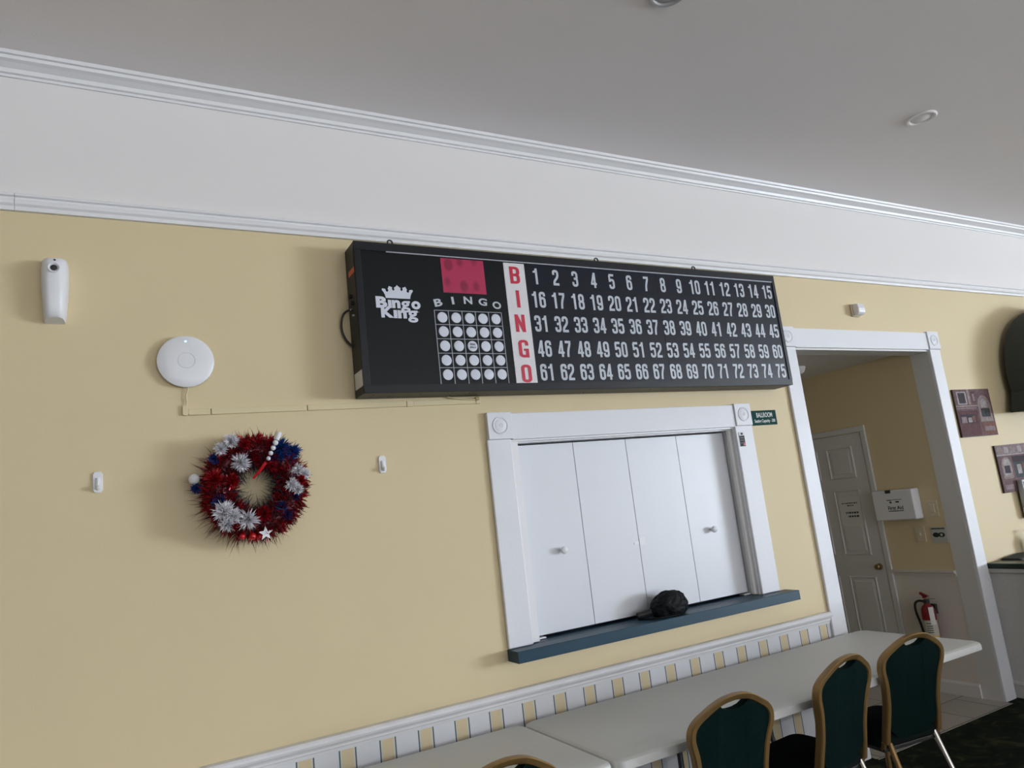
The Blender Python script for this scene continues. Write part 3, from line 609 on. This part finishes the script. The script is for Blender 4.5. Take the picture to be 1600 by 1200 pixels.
def tuft(name, c, r, m, n=150, w=.004, lab=None):
    bm = NB(); c = Vector(c)
    for _ in range(n):
        d = Vector((rg.gauss(0, 1), -abs(rg.gauss(0, .8)) - .15, rg.gauss(0, 1))); d.normalize(); blade(bm, c + d * r * .1, d, r * rg.uniform(.6, 1.05), w)
    return obj(name, bm, m, wr, smooth=None, doubles=False, label=lab)
for x, y, z, r in ((.436, -.130, 2.011, .050), (.405, -.125, 2.100, .042), (.366, -.12, 2.072, .036), (.365, -.130, 1.822, .058), (.378, -.135, 1.775, .048), (.455, -.135, 1.782, .056), (.400, -.14, 1.800, .045), (.664, -.12, 1.965, .038), (.690, -.11, 1.950, .032), (.632, -.13, 1.908, .036), (.655, -.13, 1.890, .032)): tuft('white_tuft', (x, y, z), r * .88, 'tin_white', 190, .0062, 'white tinsel tuft')
for x, y, z, r in ((.600, -.115, 2.065, .046), (.645, -.10, 2.045, .044), (.585, -.11, 2.030, .035), (.648, -.115, 1.862, .020), (.352, -.12, 1.866, .028), (.275, -.085, 1.925, .022), (.340, -.11, 2.035, .022), (.590, -.11, 1.822, .026), (.610, -.11, 1.790, .024)): tuft('blue_tuft', (x, y, z), r * 1.15, 'tin_blue', 150, .0055, 'blue tinsel tuft')
for x, y, z, r in ((.455, -.12, 2.085, .024), (.560, -.115, 1.990, .024), (.335, -.12, 1.955, .040), (.400, -.125, 1.940, .034), (.670, -.115, 1.925, .022), (.520, -.12, 1.800, .034), (.402, -.13, 1.765, .020)): tuft('red_tuft', (x, y - .012, z), r * 1.1, 'tin_red', 150, .0065, 'bright red tinsel tuft')
bm = NB(); tube(bm, [(.592, -.150, 2.125), (.578, -.150, 2.094)], [.011, .011], 12)
for k in range(4): ball(bm, (.574 - .0105 * k, -.150, 2.083 - .021 * k), .0115 - .0008 * k, 12)
st = obj('bead_stick', bm, 'white_plastic', wr, smooth=True, label='stick of white beads with a red tail')
obj('red_tail', tube(NB(), [(.532, -.150, 2.005), (.505, -.145, 1.970), (.482, -.135, 1.945)], [.007, .006, .004], 8), 'red_gloss', st, smooth=True)
obj('white_ball', ball(NB(), (.268, -.085, 1.962), .0215, 20), 'white_plastic', wr, smooth=True, label='white ball')
def star_pts(cx, cz, r, rot): return [(cx + (r if k % 2 == 0 else r * .42) * math.cos(rot + PI * k / 5), cz + (r if k % 2 == 0 else r * .42) * math.sin(rot + PI * k / 5)) for k in range(10)]
obj('star', prism(NB(), star_pts(.520, 1.722, .029, .35), 'y', -.138, -.130), 'white_plastic', wr, label='white star')
for x, y, z, r in ((.432, -.125, 1.720, .013), (.472, -.12, 1.716, .015), (.500, -.115, 1.71, .014)): obj('red_bead', ball(NB(), (x, y, z), r, 14), 'red_gloss', wr, smooth=True)
obj('wire_loop', tube(NB(), [(.560, -.08, 1.745), (.606, -.08, 1.738), (.634, -.08, 1.790), (.622, -.08, 1.83)], .0022, 6), 'black_plastic', wr)
obj('hanger', tube(NB(), [(.50, -.05, 2.09), (.50, -.002, 2.10)], .003, 6), 'black_plastic', wr)

# ------------------------------------------------------------------ black bundle on the ledge
bu = thing('fabric_bundle', 'crumpled black fabric bundle with a flat handle lying on the blue ledge', 'bundle', (2.6, -.03, 1.0625))
bm = NB(); bmesh.ops.create_icosphere(bm, subdivisions=4, radius=1.0)
from mathutils import noise as MN
for v in bm.verts:
    p = v.co.copy(); k = 1 + .10 * MN.noise(p * 1.6) + .10 * (1 - 2 * abs(MN.noise(p * 3.1 + Vector((3, 1, 0))))) + .04 * MN.noise(p * 8)
    q = p * k; zz = q.z * .070 + .052
    if q.x < -.5: zz *= 1 - .45 * (-q.x - .5)
    v.co = Vector((2.600 + q.x * .114, -.020 + q.y * .066, 1.0630 + max(0, zz)))
obj('bundle_body', bm, 'black_fabric', bu, smooth=None)
bm = NB(); tube(bm, smooth_path([(2.535, -.020, 1.106), (2.500, -.010, 1.098), (2.455, .008, 1.088), (2.410, .025, 1.082)]), [.022] * 4 + [.020] * 8 + [.018] * 6 + [.015], 10); obj('handle', bm, 'black_plastic', bu, smooth=True)
bm = NB(); ball(bm, (2.510, -.030, 1.093), .022, 12, sc=(.6, 1, 1)); obj('strap_knot', bm, 'black_fabric', bu, smooth=True)
bm = NB(); tube(bm, smooth_path([(2.41, .02, 1.0665), (2.45, -.045, 1.0665), (2.53, -.075, 1.0665), (2.62, -.082, 1.0665)]), .0045, 6); obj('strap', bm, 'black_fabric', bu, smooth=True)

# ------------------------------------------------------------------ tables
def make_table(x0, x1, y0, y1, label, la, lb):
    t = thing('folding_table', label, 'table', ((x0 + x1) / 2, (y0 + y1) / 2, 0), 'folding tables along the striped wall')
    def rr(i, r=.055): return rnd([(x0 + i, y0 + i), (x1 - i, y0 + i), (x1 - i, y1 - i), (x0 + i, y1 - i)], r, True, 8)
    bm = NB(); loops = []
    for ins, z in ((.012, .698), (.0, .702), (.0, .724), (.003, .733), (.012, .7385), (.022, .740)):
        loops.append([bm.verts.new((p.x, p.y, z)) for p in rr(ins)])
    for a, b2 in zip(loops, loops[1:]):
        for k in range(len(a)): bm.faces.new((a[k], a[(k + 1) % len(a)], b2[(k + 1) % len(a)], b2[k]))
    bm.faces.new(loops[0][::-1]); bm.faces.new(loops[-1]); obj('tabletop', bm, 'table', t, smooth=True)
    ym = (y0 + y1) / 2
    for xa, s in ((la, 1), (lb, -1)):
        for yy in (y0 + .10, y1 - .10): obj('leg', tube(NB(), smooth_path([(xa, yy, .697), (xa, yy, .4), (xa - s * .02, yy + (.03 if yy < ym else -.03), .25), (xa - s * .02, yy + (.03 if yy < ym else -.03), .002)]), .0145, 10), 'grey_metal', t, smooth=True)
        obj('crossbar', tube(NB(), [(xa, y0 + .10, .66), (xa, y1 - .10, .66)], .0125, 10), 'grey_metal', t, smooth=True)
        obj('brace', tube(NB(), [(xa, ym, .655), (xa + s * .35, ym, .690)], .010, 8), 'grey_metal', t, smooth=True)
    bm = NB()
    for yy in (y0 + .08, y1 - .08): box(bm, x0 + .2, x1 - .2, yy - .012, yy + .012, .680, .698)
    obj('side_rail', bm, 'grey_metal', t)
    return t
make_table(1.622, 4.060, -.790, -.042, 'long grey white folding table under the blue ledge, three green chairs along it', 2.43, 3.055)
make_table(-.822, 1.614, -.785, -.042, 'grey white folding table at the bottom edge, left of the longer one', -.35, .68)

# ------------------------------------------------------------------ banquet chairs
def yb(z):
    return .08 * (1 - (z - .45) / .36) if z < .81 else -.222 * (z - .81) - 1.75 * (z - .81) ** 2
def make_chair():
    t = thing('banquet_chair', '', 'chair', (0, 0, 0), 'green banquet chairs pushed up to the table')
    ol = [(.182, .43), (.180, .50), (.172, .60), (.182, .70), (.207, .775), (.203, .822), (.175, .855), (.10, .900), (.055, .918), (0, .923)]
    right = rnd([(x, z) for x, z in ol], .035, False, 4); path = right + [Vector((-p.x, p.y)) for p in right[::-1][1:]]
    bm = NB(); rings = []; N = len(path)
    for i, p in enumerate(path):
        d = (path[min(i + 1, N - 1)] - path[max(i - 1, 0)]).normalized(); nn = Vector((-d.y, d.x))
        ring = []
        for u, v in ((-.5, -.35), (-.35, -.5), (.35, -.5), (.5, -.35), (.5, .35), (.35, .5), (-.35, .5), (-.5, .35)):
            q = p + nn * (u * .026 + .013); ring.append(bm.verts.new((q.x, yb(q.y) + v * .036, q.y)))
        rings.append(ring)
    for a, b2 in zip(rings, rings[1:]):
        for k in range(8): bm.faces.new((a[k], a[(k + 1) % 8], b2[(k + 1) % 8], b2[k]))
    bm.faces.new(rings[0][::-1]); bm.faces.new(rings[-1]); obj('back_frame', bm, 'gold', t, smooth=True)
    # padded back with a scooped hand hole under the crown
    inner = []
    for i, p in enumerate(path):
        d = (path[min(i + 1, N - 1)] - path[max(i - 1, 0)]).normalized(); nn = Vector((-d.y, d.x)); q = p + nn * .024
        if q.y > .525: inner.append(q)
    out = []
    for q in inner:
        z = q.y
        if abs(q.x) < .078: continue
        out.append((q.x, z))
    R = [q for q in out if q[0] > 0]; Lf = [(-x, z) for x, z in R[::-1]]
    zr = R[-1][1]
    scoop = [(.070, zr + .004), (.060, zr - .006), (.045, zr - .016), (.02, zr - .022), (0, zr - .023), (-.02, zr - .022), (-.045, zr - .016), (-.060, zr - .006), (-.070, zr + .004)]
    bot = [(-.156, .520), (-.142, .485), (-.112, .455), (-.075, .440), (.075, .440), (.112, .455), (.142, .485), (.156, .520)]
    pts = R + scoop + Lf + bot
    bm = NB(); fr = [bm.verts.new((x, yb(z) + .026, z)) for x, z in pts]; bk = [bm.verts.new((x, yb(z) - .012, z)) for x, z in pts]; n = len(pts)
    f1 = bm.faces.new(fr); f2 = bm.faces.new(bk[::-1])
    for i in range(n): bm.faces.new((fr[i], bk[i], bk[(i + 1) % n], fr[(i + 1) % n]))
    bmesh.ops.triangulate(bm, faces=[f1, f2]); obj('backrest', bm, 'green_fabric', t)
    bm = NB(); so = rnd([(-.195, .075), (.195, .075), (.215, .47), (-.215, .47)], .07, True, 6); lp = []
    for ins, z in ((.012, .412), (.0, .420), (.0, .445), (.010, .462), (.030, .472), (.06, .476)):
        lp.append([bm.verts.new((p.x * (1 - ins / .21), .272 + (p.y - .272) * (1 - ins / .2), z)) for p in so])
    for a, b2 in zip(lp, lp[1:]):
        for k in range(len(a)): bm.faces.new((a[k], a[(k + 1) % len(a)], b2[(k + 1) % len(a)], b2[k]))
    bm.faces.new(lp[0][::-1]); bm.faces.new(lp[-1]); obj('seat', bm, 'green_seat', t, smooth=True)
    obj('seat_frame', box(NB(), -.185, .185, .085, .45,   .392, .4115), 'black_plastic', t, bevel=.004)
    for s in (-1, 1):
        obj('leg', tube(NB(), smooth_path([(s * .175, .43, .392), (s * .188, .448, .25), (s * .200, .465, .002)]), .0125, 10), 'gold', t, smooth=True)
        obj('leg', tube(NB(), [(s * .146, .088, .428), (s * .152, .035, .28), (s * .166, -.070, .002)], .0135, 10), 'leg_metal' if s > 0 else 'gold', t, smooth=True)  # left rear leg swapped to duller gold, standing in for its shaded side
        obj('stile_foot', tube(NB(), [(s * .180, .085, .438), (s * .176, .10, .402)], .011, 8), 'gold', t, smooth=True)
    return t
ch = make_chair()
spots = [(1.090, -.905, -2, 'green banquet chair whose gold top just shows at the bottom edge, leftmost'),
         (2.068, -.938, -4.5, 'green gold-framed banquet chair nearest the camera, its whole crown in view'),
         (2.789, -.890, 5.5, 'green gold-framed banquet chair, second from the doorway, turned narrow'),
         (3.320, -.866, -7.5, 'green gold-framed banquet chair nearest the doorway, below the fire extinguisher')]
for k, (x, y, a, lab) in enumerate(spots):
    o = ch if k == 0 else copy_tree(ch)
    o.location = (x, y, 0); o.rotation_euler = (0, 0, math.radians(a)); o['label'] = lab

# ------------------------------------------------------------------ hallway door and fittings on the hall wall (x = DX1, facing -x)
dr = thing('door_2', 'x', 'x', (DX1, 1.14, 0)); del dr['label']; del dr['category']; dr['kind'] = 'structure'
DY0, DY1 = .700, 1.500
def hallrect(bm, y0, y1, z0, z1, d0, d1): box(bm, DX1 - d1, DX1 - d0, y0, y1, z0, z1)
bm = NB(); hallrect(bm, DY0, DY1, .01, 2.03, 0, .012)
obj('door_leaf', bm, 'hall_door', dr)
dl = dr.children[-1]
def panel(y0, y1, z0, z1):
    bm = NB(); r = [(0, .012), (.012, .004), (.022, .004), (.040, .011)]; lp = []
    for ins, d in ((0, .0125), (.010, .019), (.018, .0125), (.034, .0135), (.046, .0175)):
        lp.append([bm.verts.new((DX1 - d, yy, zz)) for yy, zz in ((y0 + ins, z0 + ins), (y1 - ins, z0 + ins), (y1 - ins, z1 - ins), (y0 + ins, z1 - ins))])
    for a, b2 in zip(lp, lp[1:]):
        for k in range(4): bm.faces.new((a[k], a[(k + 1) % 4], b2[(k + 1) % 4], b2[k]))
    bm.faces.new(lp[-1]); obj('raised_panel', bm, 'hall_door', dl)
for yy in ((.800, 1.060), (1.150, 1.400)):
    panel(*yy, 1.66, 1.93); panel(*yy, 1.02, 1.57); panel(*yy, .14, .85)
for a, b2 in ((DY0 - .050, DY0 - .004), (DY1 + .004, DY1 + .050)): 
    bm = NB(); hallrect(bm, a, b2, 0, 2.036, 0, .018); obj('casing_board', bm, 'hall_door', dr, bevel=.005)
bm = NB(); hallrect(bm, DY0 - .050, DY1 + .050, 2.036, 2.085, 0, .018); obj('header_board', bm, 'hall_door', dr, bevel=.005)
obj('door_handle', lathe(NB(), [(.026, 0), (.026, .005), (.011, .009), (.010, .022), (.019, .030), (.022, .040), (.018, .049), (0, .051)], (DX1 - .012, .752, .930), '-x', 24), 'brass', dl, smooth=True)
# notice sheet
nt_ = tag(obj('notice_sheet', box(NB(), DX1 - .0200, DX1 - .0190, .815, 1.021, 1.265, 1.51), 'paper'), 'white paper notice taped to the hallway door', 'notice')
bm = NB(); rr = random.Random(3)
HF = lambda d: (lambda u, v: (DX1 - d, u, v))
for z, y0, y1, h in ((1.455, .843, .993, .010), (1.435, .883, .943, .009), (1.375, .848, .968, .015), (1.345, .848, .953, .015)):
    y = y0
    while y < y1:
        w2 = rr.uniform(.008, .024); flat(bm, rect(y, min(y + w2, y1), z - h / 2, z + h / 2), 0, 0, HF(.0203)); y += w2 + .006
obj('lettering', bm, 'p_slate', nt_, smooth=None)
# first aid cabinet (front faces -x)
FX = DX1 - .095
fa = thing('first_aid_cabinet', 'white first aid cabinet on the hallway wall beside the door', 'first aid cabinet', (DX1, .52, 1.30))
obj('cabinet_body', box(NB(), FX, DX1, .300, .645, 1.300, 1.535), 'white_plastic', fa, bevel=.010, seg=3)
obj('latch', box(NB(), FX - .004, FX + .004, .475, .520, 1.512, 1.537), 'p_slate', fa)
bm = NB(); fr2 = lambda u, v: (FX - .001, .455 - u, v)
put_text(bm, text_fit('First Aid', .128, .030, .02), 0, 1.396, 0, frame=fr2)
flat(bm, rect(-.064, .064, 1.369, 1.375), 0, 0, fr2)
for a, z, w2, h in ((-.045, 1.457, .040, .007), (.020, 1.459, .085, .004), (-.035, 1.440, .018, .013), (.022, 1.442, .030, .011)): flat(bm, rect(a - w2 / 2, a + w2 / 2, z - h / 2, z + h / 2), 0, 0, fr2)
obj('lettering', bm, 'black_text', fa, smooth=None, label='black lettering')
# light switch plates and steel plate
def plate(name, y0, y1, z0, z1, m, label, cat, grp=None):
    t = thing(name, label, cat, (DX1, (y0 + y1) / 2, z0), grp); bm = NB(); hallrect(bm, y0, y1, z0, z1, 0, .006); obj('cover_plate', bm, m, t, bevel=.002); return t
p1 = plate('switch_plate', .178, .256, 1.308, 1.428, 'beige_plate', 'beige switch plate just right of the white first aid cabinet', 'switch', 'beige switch plates in the hallway')
bm = NB(); hallrect(bm, .200, .234, 1.338, 1.402, .006, .012); obj('rocker', bm, 'beige_plate', p1, bevel=.002)
p2 = plate('switch_plate', .318, .394, 1.120, 1.238, 'beige_plate', 'beige switch plate below the white first aid cabinet', 'switch', 'beige switch plates in the hallway')
bm = NB(); hallrect(bm, .350, .362, 1.168, 1.192, .006, .018); obj('toggle', bm, 'beige_plate', p2, bevel=.002)
p3 = plate('steel_plate', .150, .270, 1.108, 1.228, 'steel_plate', 'steel plate with dark oval marks beside the lower beige switch', 'wall plate')
bm = NB(); flat(bm, circ(.190, 1.170, .026, 20, .018), 0, 0, HF(.0065)); flat(bm, circ(.232, 1.170, .026, 20, .018), 0, 0, HF(.0067)); flat(bm, circ(.190, 1.170, .010, 14), 0, 1, HF(.0069)); flat(bm, rect(.158, .262, 1.213, 1.221), 0, 0, HF(.0067)); obj('dark_marks', bm, ['black_text', 'steel_plate'], p3, smooth=None)
# fire extinguisher
EX, EY, EB = DX1 - .075, .375, .385
fe = thing('fire_extinguisher', 'red fire extinguisher with white tag hung on the hallway wall', 'fire extinguisher', (EX, EY, EB))
obj('cylinder', lathe(NB(), [(.0, 0), (.045, 0), (.050, .006), (.050, .215), (.047, .240), (.036, .262), (.022, .274), (.018, .285), (0, .285)], (EX, EY, EB), 'z', 36), 'ext_red', fe, smooth=True)
def wrap(name, z0, z1, a0, a1, r, m):
    bm = NB(); n = 20; v = []
    for k in range(n + 1):
        a = a0 + (a1 - a0) * k / n; v.append([bm.verts.new((EX + r * math.cos(a), EY + r * math.sin(a), z)) for z in (z0, z1)])
    for k in range(n): bm.faces.new((v[k][0], v[k + 1][0], v[k + 1][1], v[k][1]))
    return obj(name, bm, m, fe, smooth=True)
wrap('label_sheet', EB + .02, EB + .165, PI * .75, PI * 1.55, .0506, 'ext_label'); wrap('label_band', EB + .022, EB + .055, PI * .8, PI * 1.5, .0509, 'ext_yellow')
wrap('base_band', EB + .004, EB + .016, 0, 2 * PI, .0505, 'black_text')
for zz in (.075, .09, .105, .12, .14): wrap('print_line', EB + zz, EB + zz + .006, PI * 1.0, PI * 1.25, .0509, 'p_slate')
wrap('inspection_tag', EB + .135, EB + .262, PI * 1.20, PI * 1.42, .0545, 'paper')['label'] = 'white inspection tag'
bm = NB(); box(bm, EX - .018, EX + .018, EY - .016, EY + .016, EB + .283, EB + .312); obj('valve_head', bm, 'grey_metal', fe, bevel=.004)
bm = NB(); prism(bm, [(EY + .01, EB + .312), (EY - .075, EB + .318), (EY - .078, EB + .326), (EY + .01, EB + .324)], 'x', EX - .012, EX + .012); obj('carry_handle', bm, 'chrome', fe, bevel=.002)
bm = NB(); prism(bm, [(EY + .018, EB + .320), (EY - .03, EB + .335), (EY + .035, EB + .366), (EY + .040, EB + .352), (EY + .020, EB + .338)], 'x', EX - .011, EX + .011); obj('lever', bm, 'ext_red', fe, bevel=.002)
obj('hose', tube(NB(), smooth_path([(EX - .01, EY + .015, EB + .298), (EX - .01, EY + .055, EB + .300), (EX - .01, EY + .088, EB + .275), (EX - .01, EY + .092, EB + .215), (EX - .01, EY + .074, EB + .13), (EX - .02, EY + .053, EB + .04), (EX - .02, EY + .046, EB + .015)]), .009, 10), 'black_plastic', fe, smooth=True)
bm = NB(); box(bm, DX1 - .026, DX1, EY - .03, EY + .03, EB + .20, EB + .27); obj('wall_bracket', bm, 'grey_metal', fe)
# hallway ceiling fitting
hl = thing('ceiling_light', 'small white light fitting on the dim hallway ceiling', 'light fitting', (4.84, .69, 2.588))
obj('lamp_body', lathe(NB(), [(0, 0), (.055, 0), (.055, .012), (.040, .045), (.022, .056), (0, .058)], (4.84, .69, 2.588), '-z', 32), 'white_plastic', hl, smooth=True)

# ------------------------------------------------------------------ ceiling downlights
for (x, y, lab) in ((4.205, -1.000, 'round white recessed ceiling light at the upper right'), (2.012, -1.292, 'grey recessed ceiling light cut by the top edge of the photo')):
    d = thing('recessed_light', lab, 'ceiling light', (x, y, ZC), 'recessed ceiling lights')
    obj('trim_ring', lathe(NB(), [(.082, .0), (.084, .004), (.076, .010), (.066, .009), (.060, .001)], (x, y, ZC), '-z', 48), 'ceiling' if x > 3 else 'grey_plastic', d, smooth=True)
    obj('lens', lathe(NB(), [(.060, .001), (.052, .004), (.020, .010), (0, .011)], (x, y, ZC), '-z', 40), 'ceiling' if x > 3 else 'grey_plastic', d, smooth=True)

# ------------------------------------------------------------------ pictures right of the doorway
def picture(x0, x1, z0, z1, label, draw):
    t = thing('picture', label, 'picture', ((x0 + x1) / 2, 0, z0), 'street scene pictures right of the doorway')
    obj('board', box(NB(), x0, x1, -.016, 0, z0, z1), 'pic_dark', t)
    bm = NB(); flat(bm, rect(x0 + .002, x1 - .002, z0 + .002, z1 - .002), -.0165, 0)
    w, h = x1 - x0, z1 - z0; lay = [0]
    def R(a, b2, c, d, mi): lay[0] += 1; flat(bm, rect(x0 + a * w, x0 + b2 * w, z0 + c * h, z0 + d * h), -.0165 - .00006 * lay[0], mi)
    def A(a, b2, c, d, mi):
        lay[0] += 1; cx, r = x0 + (a + b2) / 2 * w, (b2 - a) / 2 * w; zt = z0 + d * h - r
        flat(bm, [(x0 + a * w, z0 + c * h), (x0 + b2 * w, z0 + c * h)] + [(cx + r * math.cos(PI * k / 12), zt + r * math.sin(PI * k / 12)) for k in range(13)], -.0165 - .00006 * lay[0], mi)
    draw(R, A); obj('painted_scene', bm, ['p_mauve', 'p_brick', 'p_lilac', 'p_stone', 'p_shade', 'p_slate', 'p_pale', 'p_rust'], t, smooth=None)
def d1(R, A):
    R(0, .62, .02, .55, 1); R(.08, .33, .68, .95, 6); R(.11, .30, .70, .93, 5); R(.13, .28, .72, .90, 4); R(.37, .43, .68, 1, 3); R(.47, .58, .72, .95, 1); R(.50, .56, .74, .90, 2); R(0, .62, .63, .66, 3); R(0, .62, .585, .61, 2)
    R(.05, .50, .28, .47, 4); R(.08, .22, .29, .42, 2); R(.26, .36, .30, .40, 6); R(.38, .46, .30, .43, 7); A(.60, .95, .30, .86, 3); A(.645, .91, .36, .82, 2); A(.69, .87, .60, .79, 6); R(.66, .90, .40, .58, 4); R(.69, .77, .42, .56, 5); R(.80, .87, .42, .56, 5); R(.62, .98, .02, .28, 7); R(.66, .94, .10, .20, 2); R(0, .62, .02, .22, 1); R(.55, .60, .02, .62, 0)
def d2(R, A):
    R(0, 1, .80, 1, 2)
    for k in range(5): R(.05 + .19 * k, .16 + .19 * k, .82, .95, 6 if k % 2 else 3)
    R(0, 1, .77, .80, 6); A(.08, .36, .30, .74, 3); A(.12, .32, .36, .70, 6); R(.14, .30, .40, .56, 4); R(.10, .34, .28, .32, 2); R(.42, 1, .28, .70, 5); R(.40, 1, .62, .74, 4); R(.50, .62, .36, .56, 6); R(.66, .78, .34, .58, 7); R(.82, .95, .36, .56, 2); R(0, 1, .0, .25, 0); R(.06, .30, .06, .16, 2); R(.36, .7, .05, .2, 7)
picture(5.650, 6.145, 1.873, 2.245, 'street scene picture with an arched doorway, higher of the two beside the doorway', d1)
picture(6.048, 6.560, 1.417, 1.788, 'street scene picture cut by the right edge, lower of the two beside the doorway', d2)

# ------------------------------------------------------------------ bar at the right edge
bar = thing('bar_counter', 'bar counter with dark green top and pale panel at the right edge', 'bar', (5.95, -1.5, 0))
obj('counter_top', box(NB(), 5.610, 6.32, -3.0, -.002, .902, .940), 'bar_top', bar, bevel=.004)
obj('front_panel', box(NB(), 5.636, 6.28, -2.97, -.002, .012, .902), 'bar_panel', bar)
obj('top_moulding', prism(NB(), [(5.636, .902), (5.616, .902), (5.620, .875), (5.636, .862)], 'y', -2.97, -.002), 'bar_panel', bar)
obj('base_trim', prism(NB(), [(5.636, .0), (5.620, .0), (5.620, .085), (5.613, .090), (5.613, .102), (5.636, .108)], 'y', -2.97, -.002), 'bar_panel', bar)
fo = thing('menu_folder', 'black folder lying on the dark bar top at the right edge', 'folder', (5.95, -.09, .940))
bm = NB(); prism(bm, [(5.80, .9405), (6.25, .9405), (6.25, .958), (6.02, .962), (5.80, .948)], 'y', -.16, -.012); obj('cover', bm, 'black_plastic', fo, bevel=.002)
bm = NB(); prism(bm, [(5.80, .9485), (6.02, .9625), (6.02, .966), (5.80, .952)], 'y', -.14, -.02); obj('top_sheet', bm, 'p_slate', fo)
for x, y, lab in ((6.150, -.062, 'clear pump bottle on the black folder, nearer the wall'), (6.240, -.110, 'clear pump bottle with pale label at the very right edge')):
    b = thing('pump_bottle', lab, 'bottle', (x, y, .9585), 'pump bottles on the bar')
    z = .9592
    obj('bottle_body', lathe(NB(), [(0, 0), (.030, 0), (.033, .004), (.033, .090), (.028, .102), (.012, .108), (.012, .112), (0, .112)], (x, y, z), 'z', 28), 'bottle', b, smooth=True)
    obj('label_wrap', lathe(NB(), [(.0333, .018), (.0336, .020), (.0336, .080), (.0333, .082)], (x, y, z), 'z', 28), 'paper', b, smooth=True)
    bm = NB(); lathe(bm, [(.0145, .109), (.0145, .125), (.006, .127), (.005, .160), (.009, .162), (.009, .170), (0, .171)], (x, y, z), 'z', 20); box(bm, x - .045, x, y - .005, y + .005, z + .161, z + .169); obj('pump', bm, 'grey_plastic', b, smooth=True)
mo = thing('screen', 'dark screen with grey surround on the wall at the very right edge', 'screen', (6.36, 0, 1.20))
obj('screen_case', box(NB(), 6.235, 6.640, -.062, -.0195, 1.205, 1.505), 'grey_plastic', mo, bevel=.008, seg=3)
obj('screen_face', box(NB(), 6.249, 6.620, -.0628, -.056, 1.223, 1.487), 'black_face', mo)
obj('wall_mount', box(NB(), 6.33, 6.47, -.020, 0, 1.26, 1.40), 'black_plastic', mo)
# barrel awning over the bar
aw = thing('awning', 'dark olive canvas awning with curved top on the wall beyond the bar', 'awning', (6.8, -.3, 2.04))
prof = [(6.405, 2.20), (6.385, 2.32), (6.400, 2.44), (6.450, 2.58), (6.540, 2.71), (6.670, 2.81), (6.84, 2.885), (7.05, 2.93)]
prof = [(p.x, p.y) for p in rnd(prof, .08, False, 4)]
bm = NB(); prism(bm, prof + [(7.05, 2.20)], 'y', -.32, -.055); obj('canopy', bm, 'awning', aw, smooth=True)
obj('valance', prism(NB(), [(6.330, 2.045), (6.400, 2.199), (6.408, 2.199), (6.338, 2.045)], 'y', -.32, -.055), 'awning', aw)
bm = NB(); prism(bm, [(6.331, 2.040), (6.406, 2.205), (7.05, 2.205), (7.05, 2.040)], 'y', -.062, -.050); obj('end_skirt', bm, 'awning', aw)
bm = NB(); prism(bm, [(6.331, 2.040), (6.406, 2.205), (7.05, 2.205), (7.05, 2.040)], 'y', -.330, -.318); obj('end_skirt', bm, 'awning', aw)
obj('bottom_binding', tube(NB(), [(6.333, -.32, 2.042), (6.333, -.055, 2.042)], .006, 8), 'black_plastic', aw)
obj('wall_frame', box(NB(), 7.05, 7.10, -.32, -.0, 2.04, 2.94), 'black_case', aw)
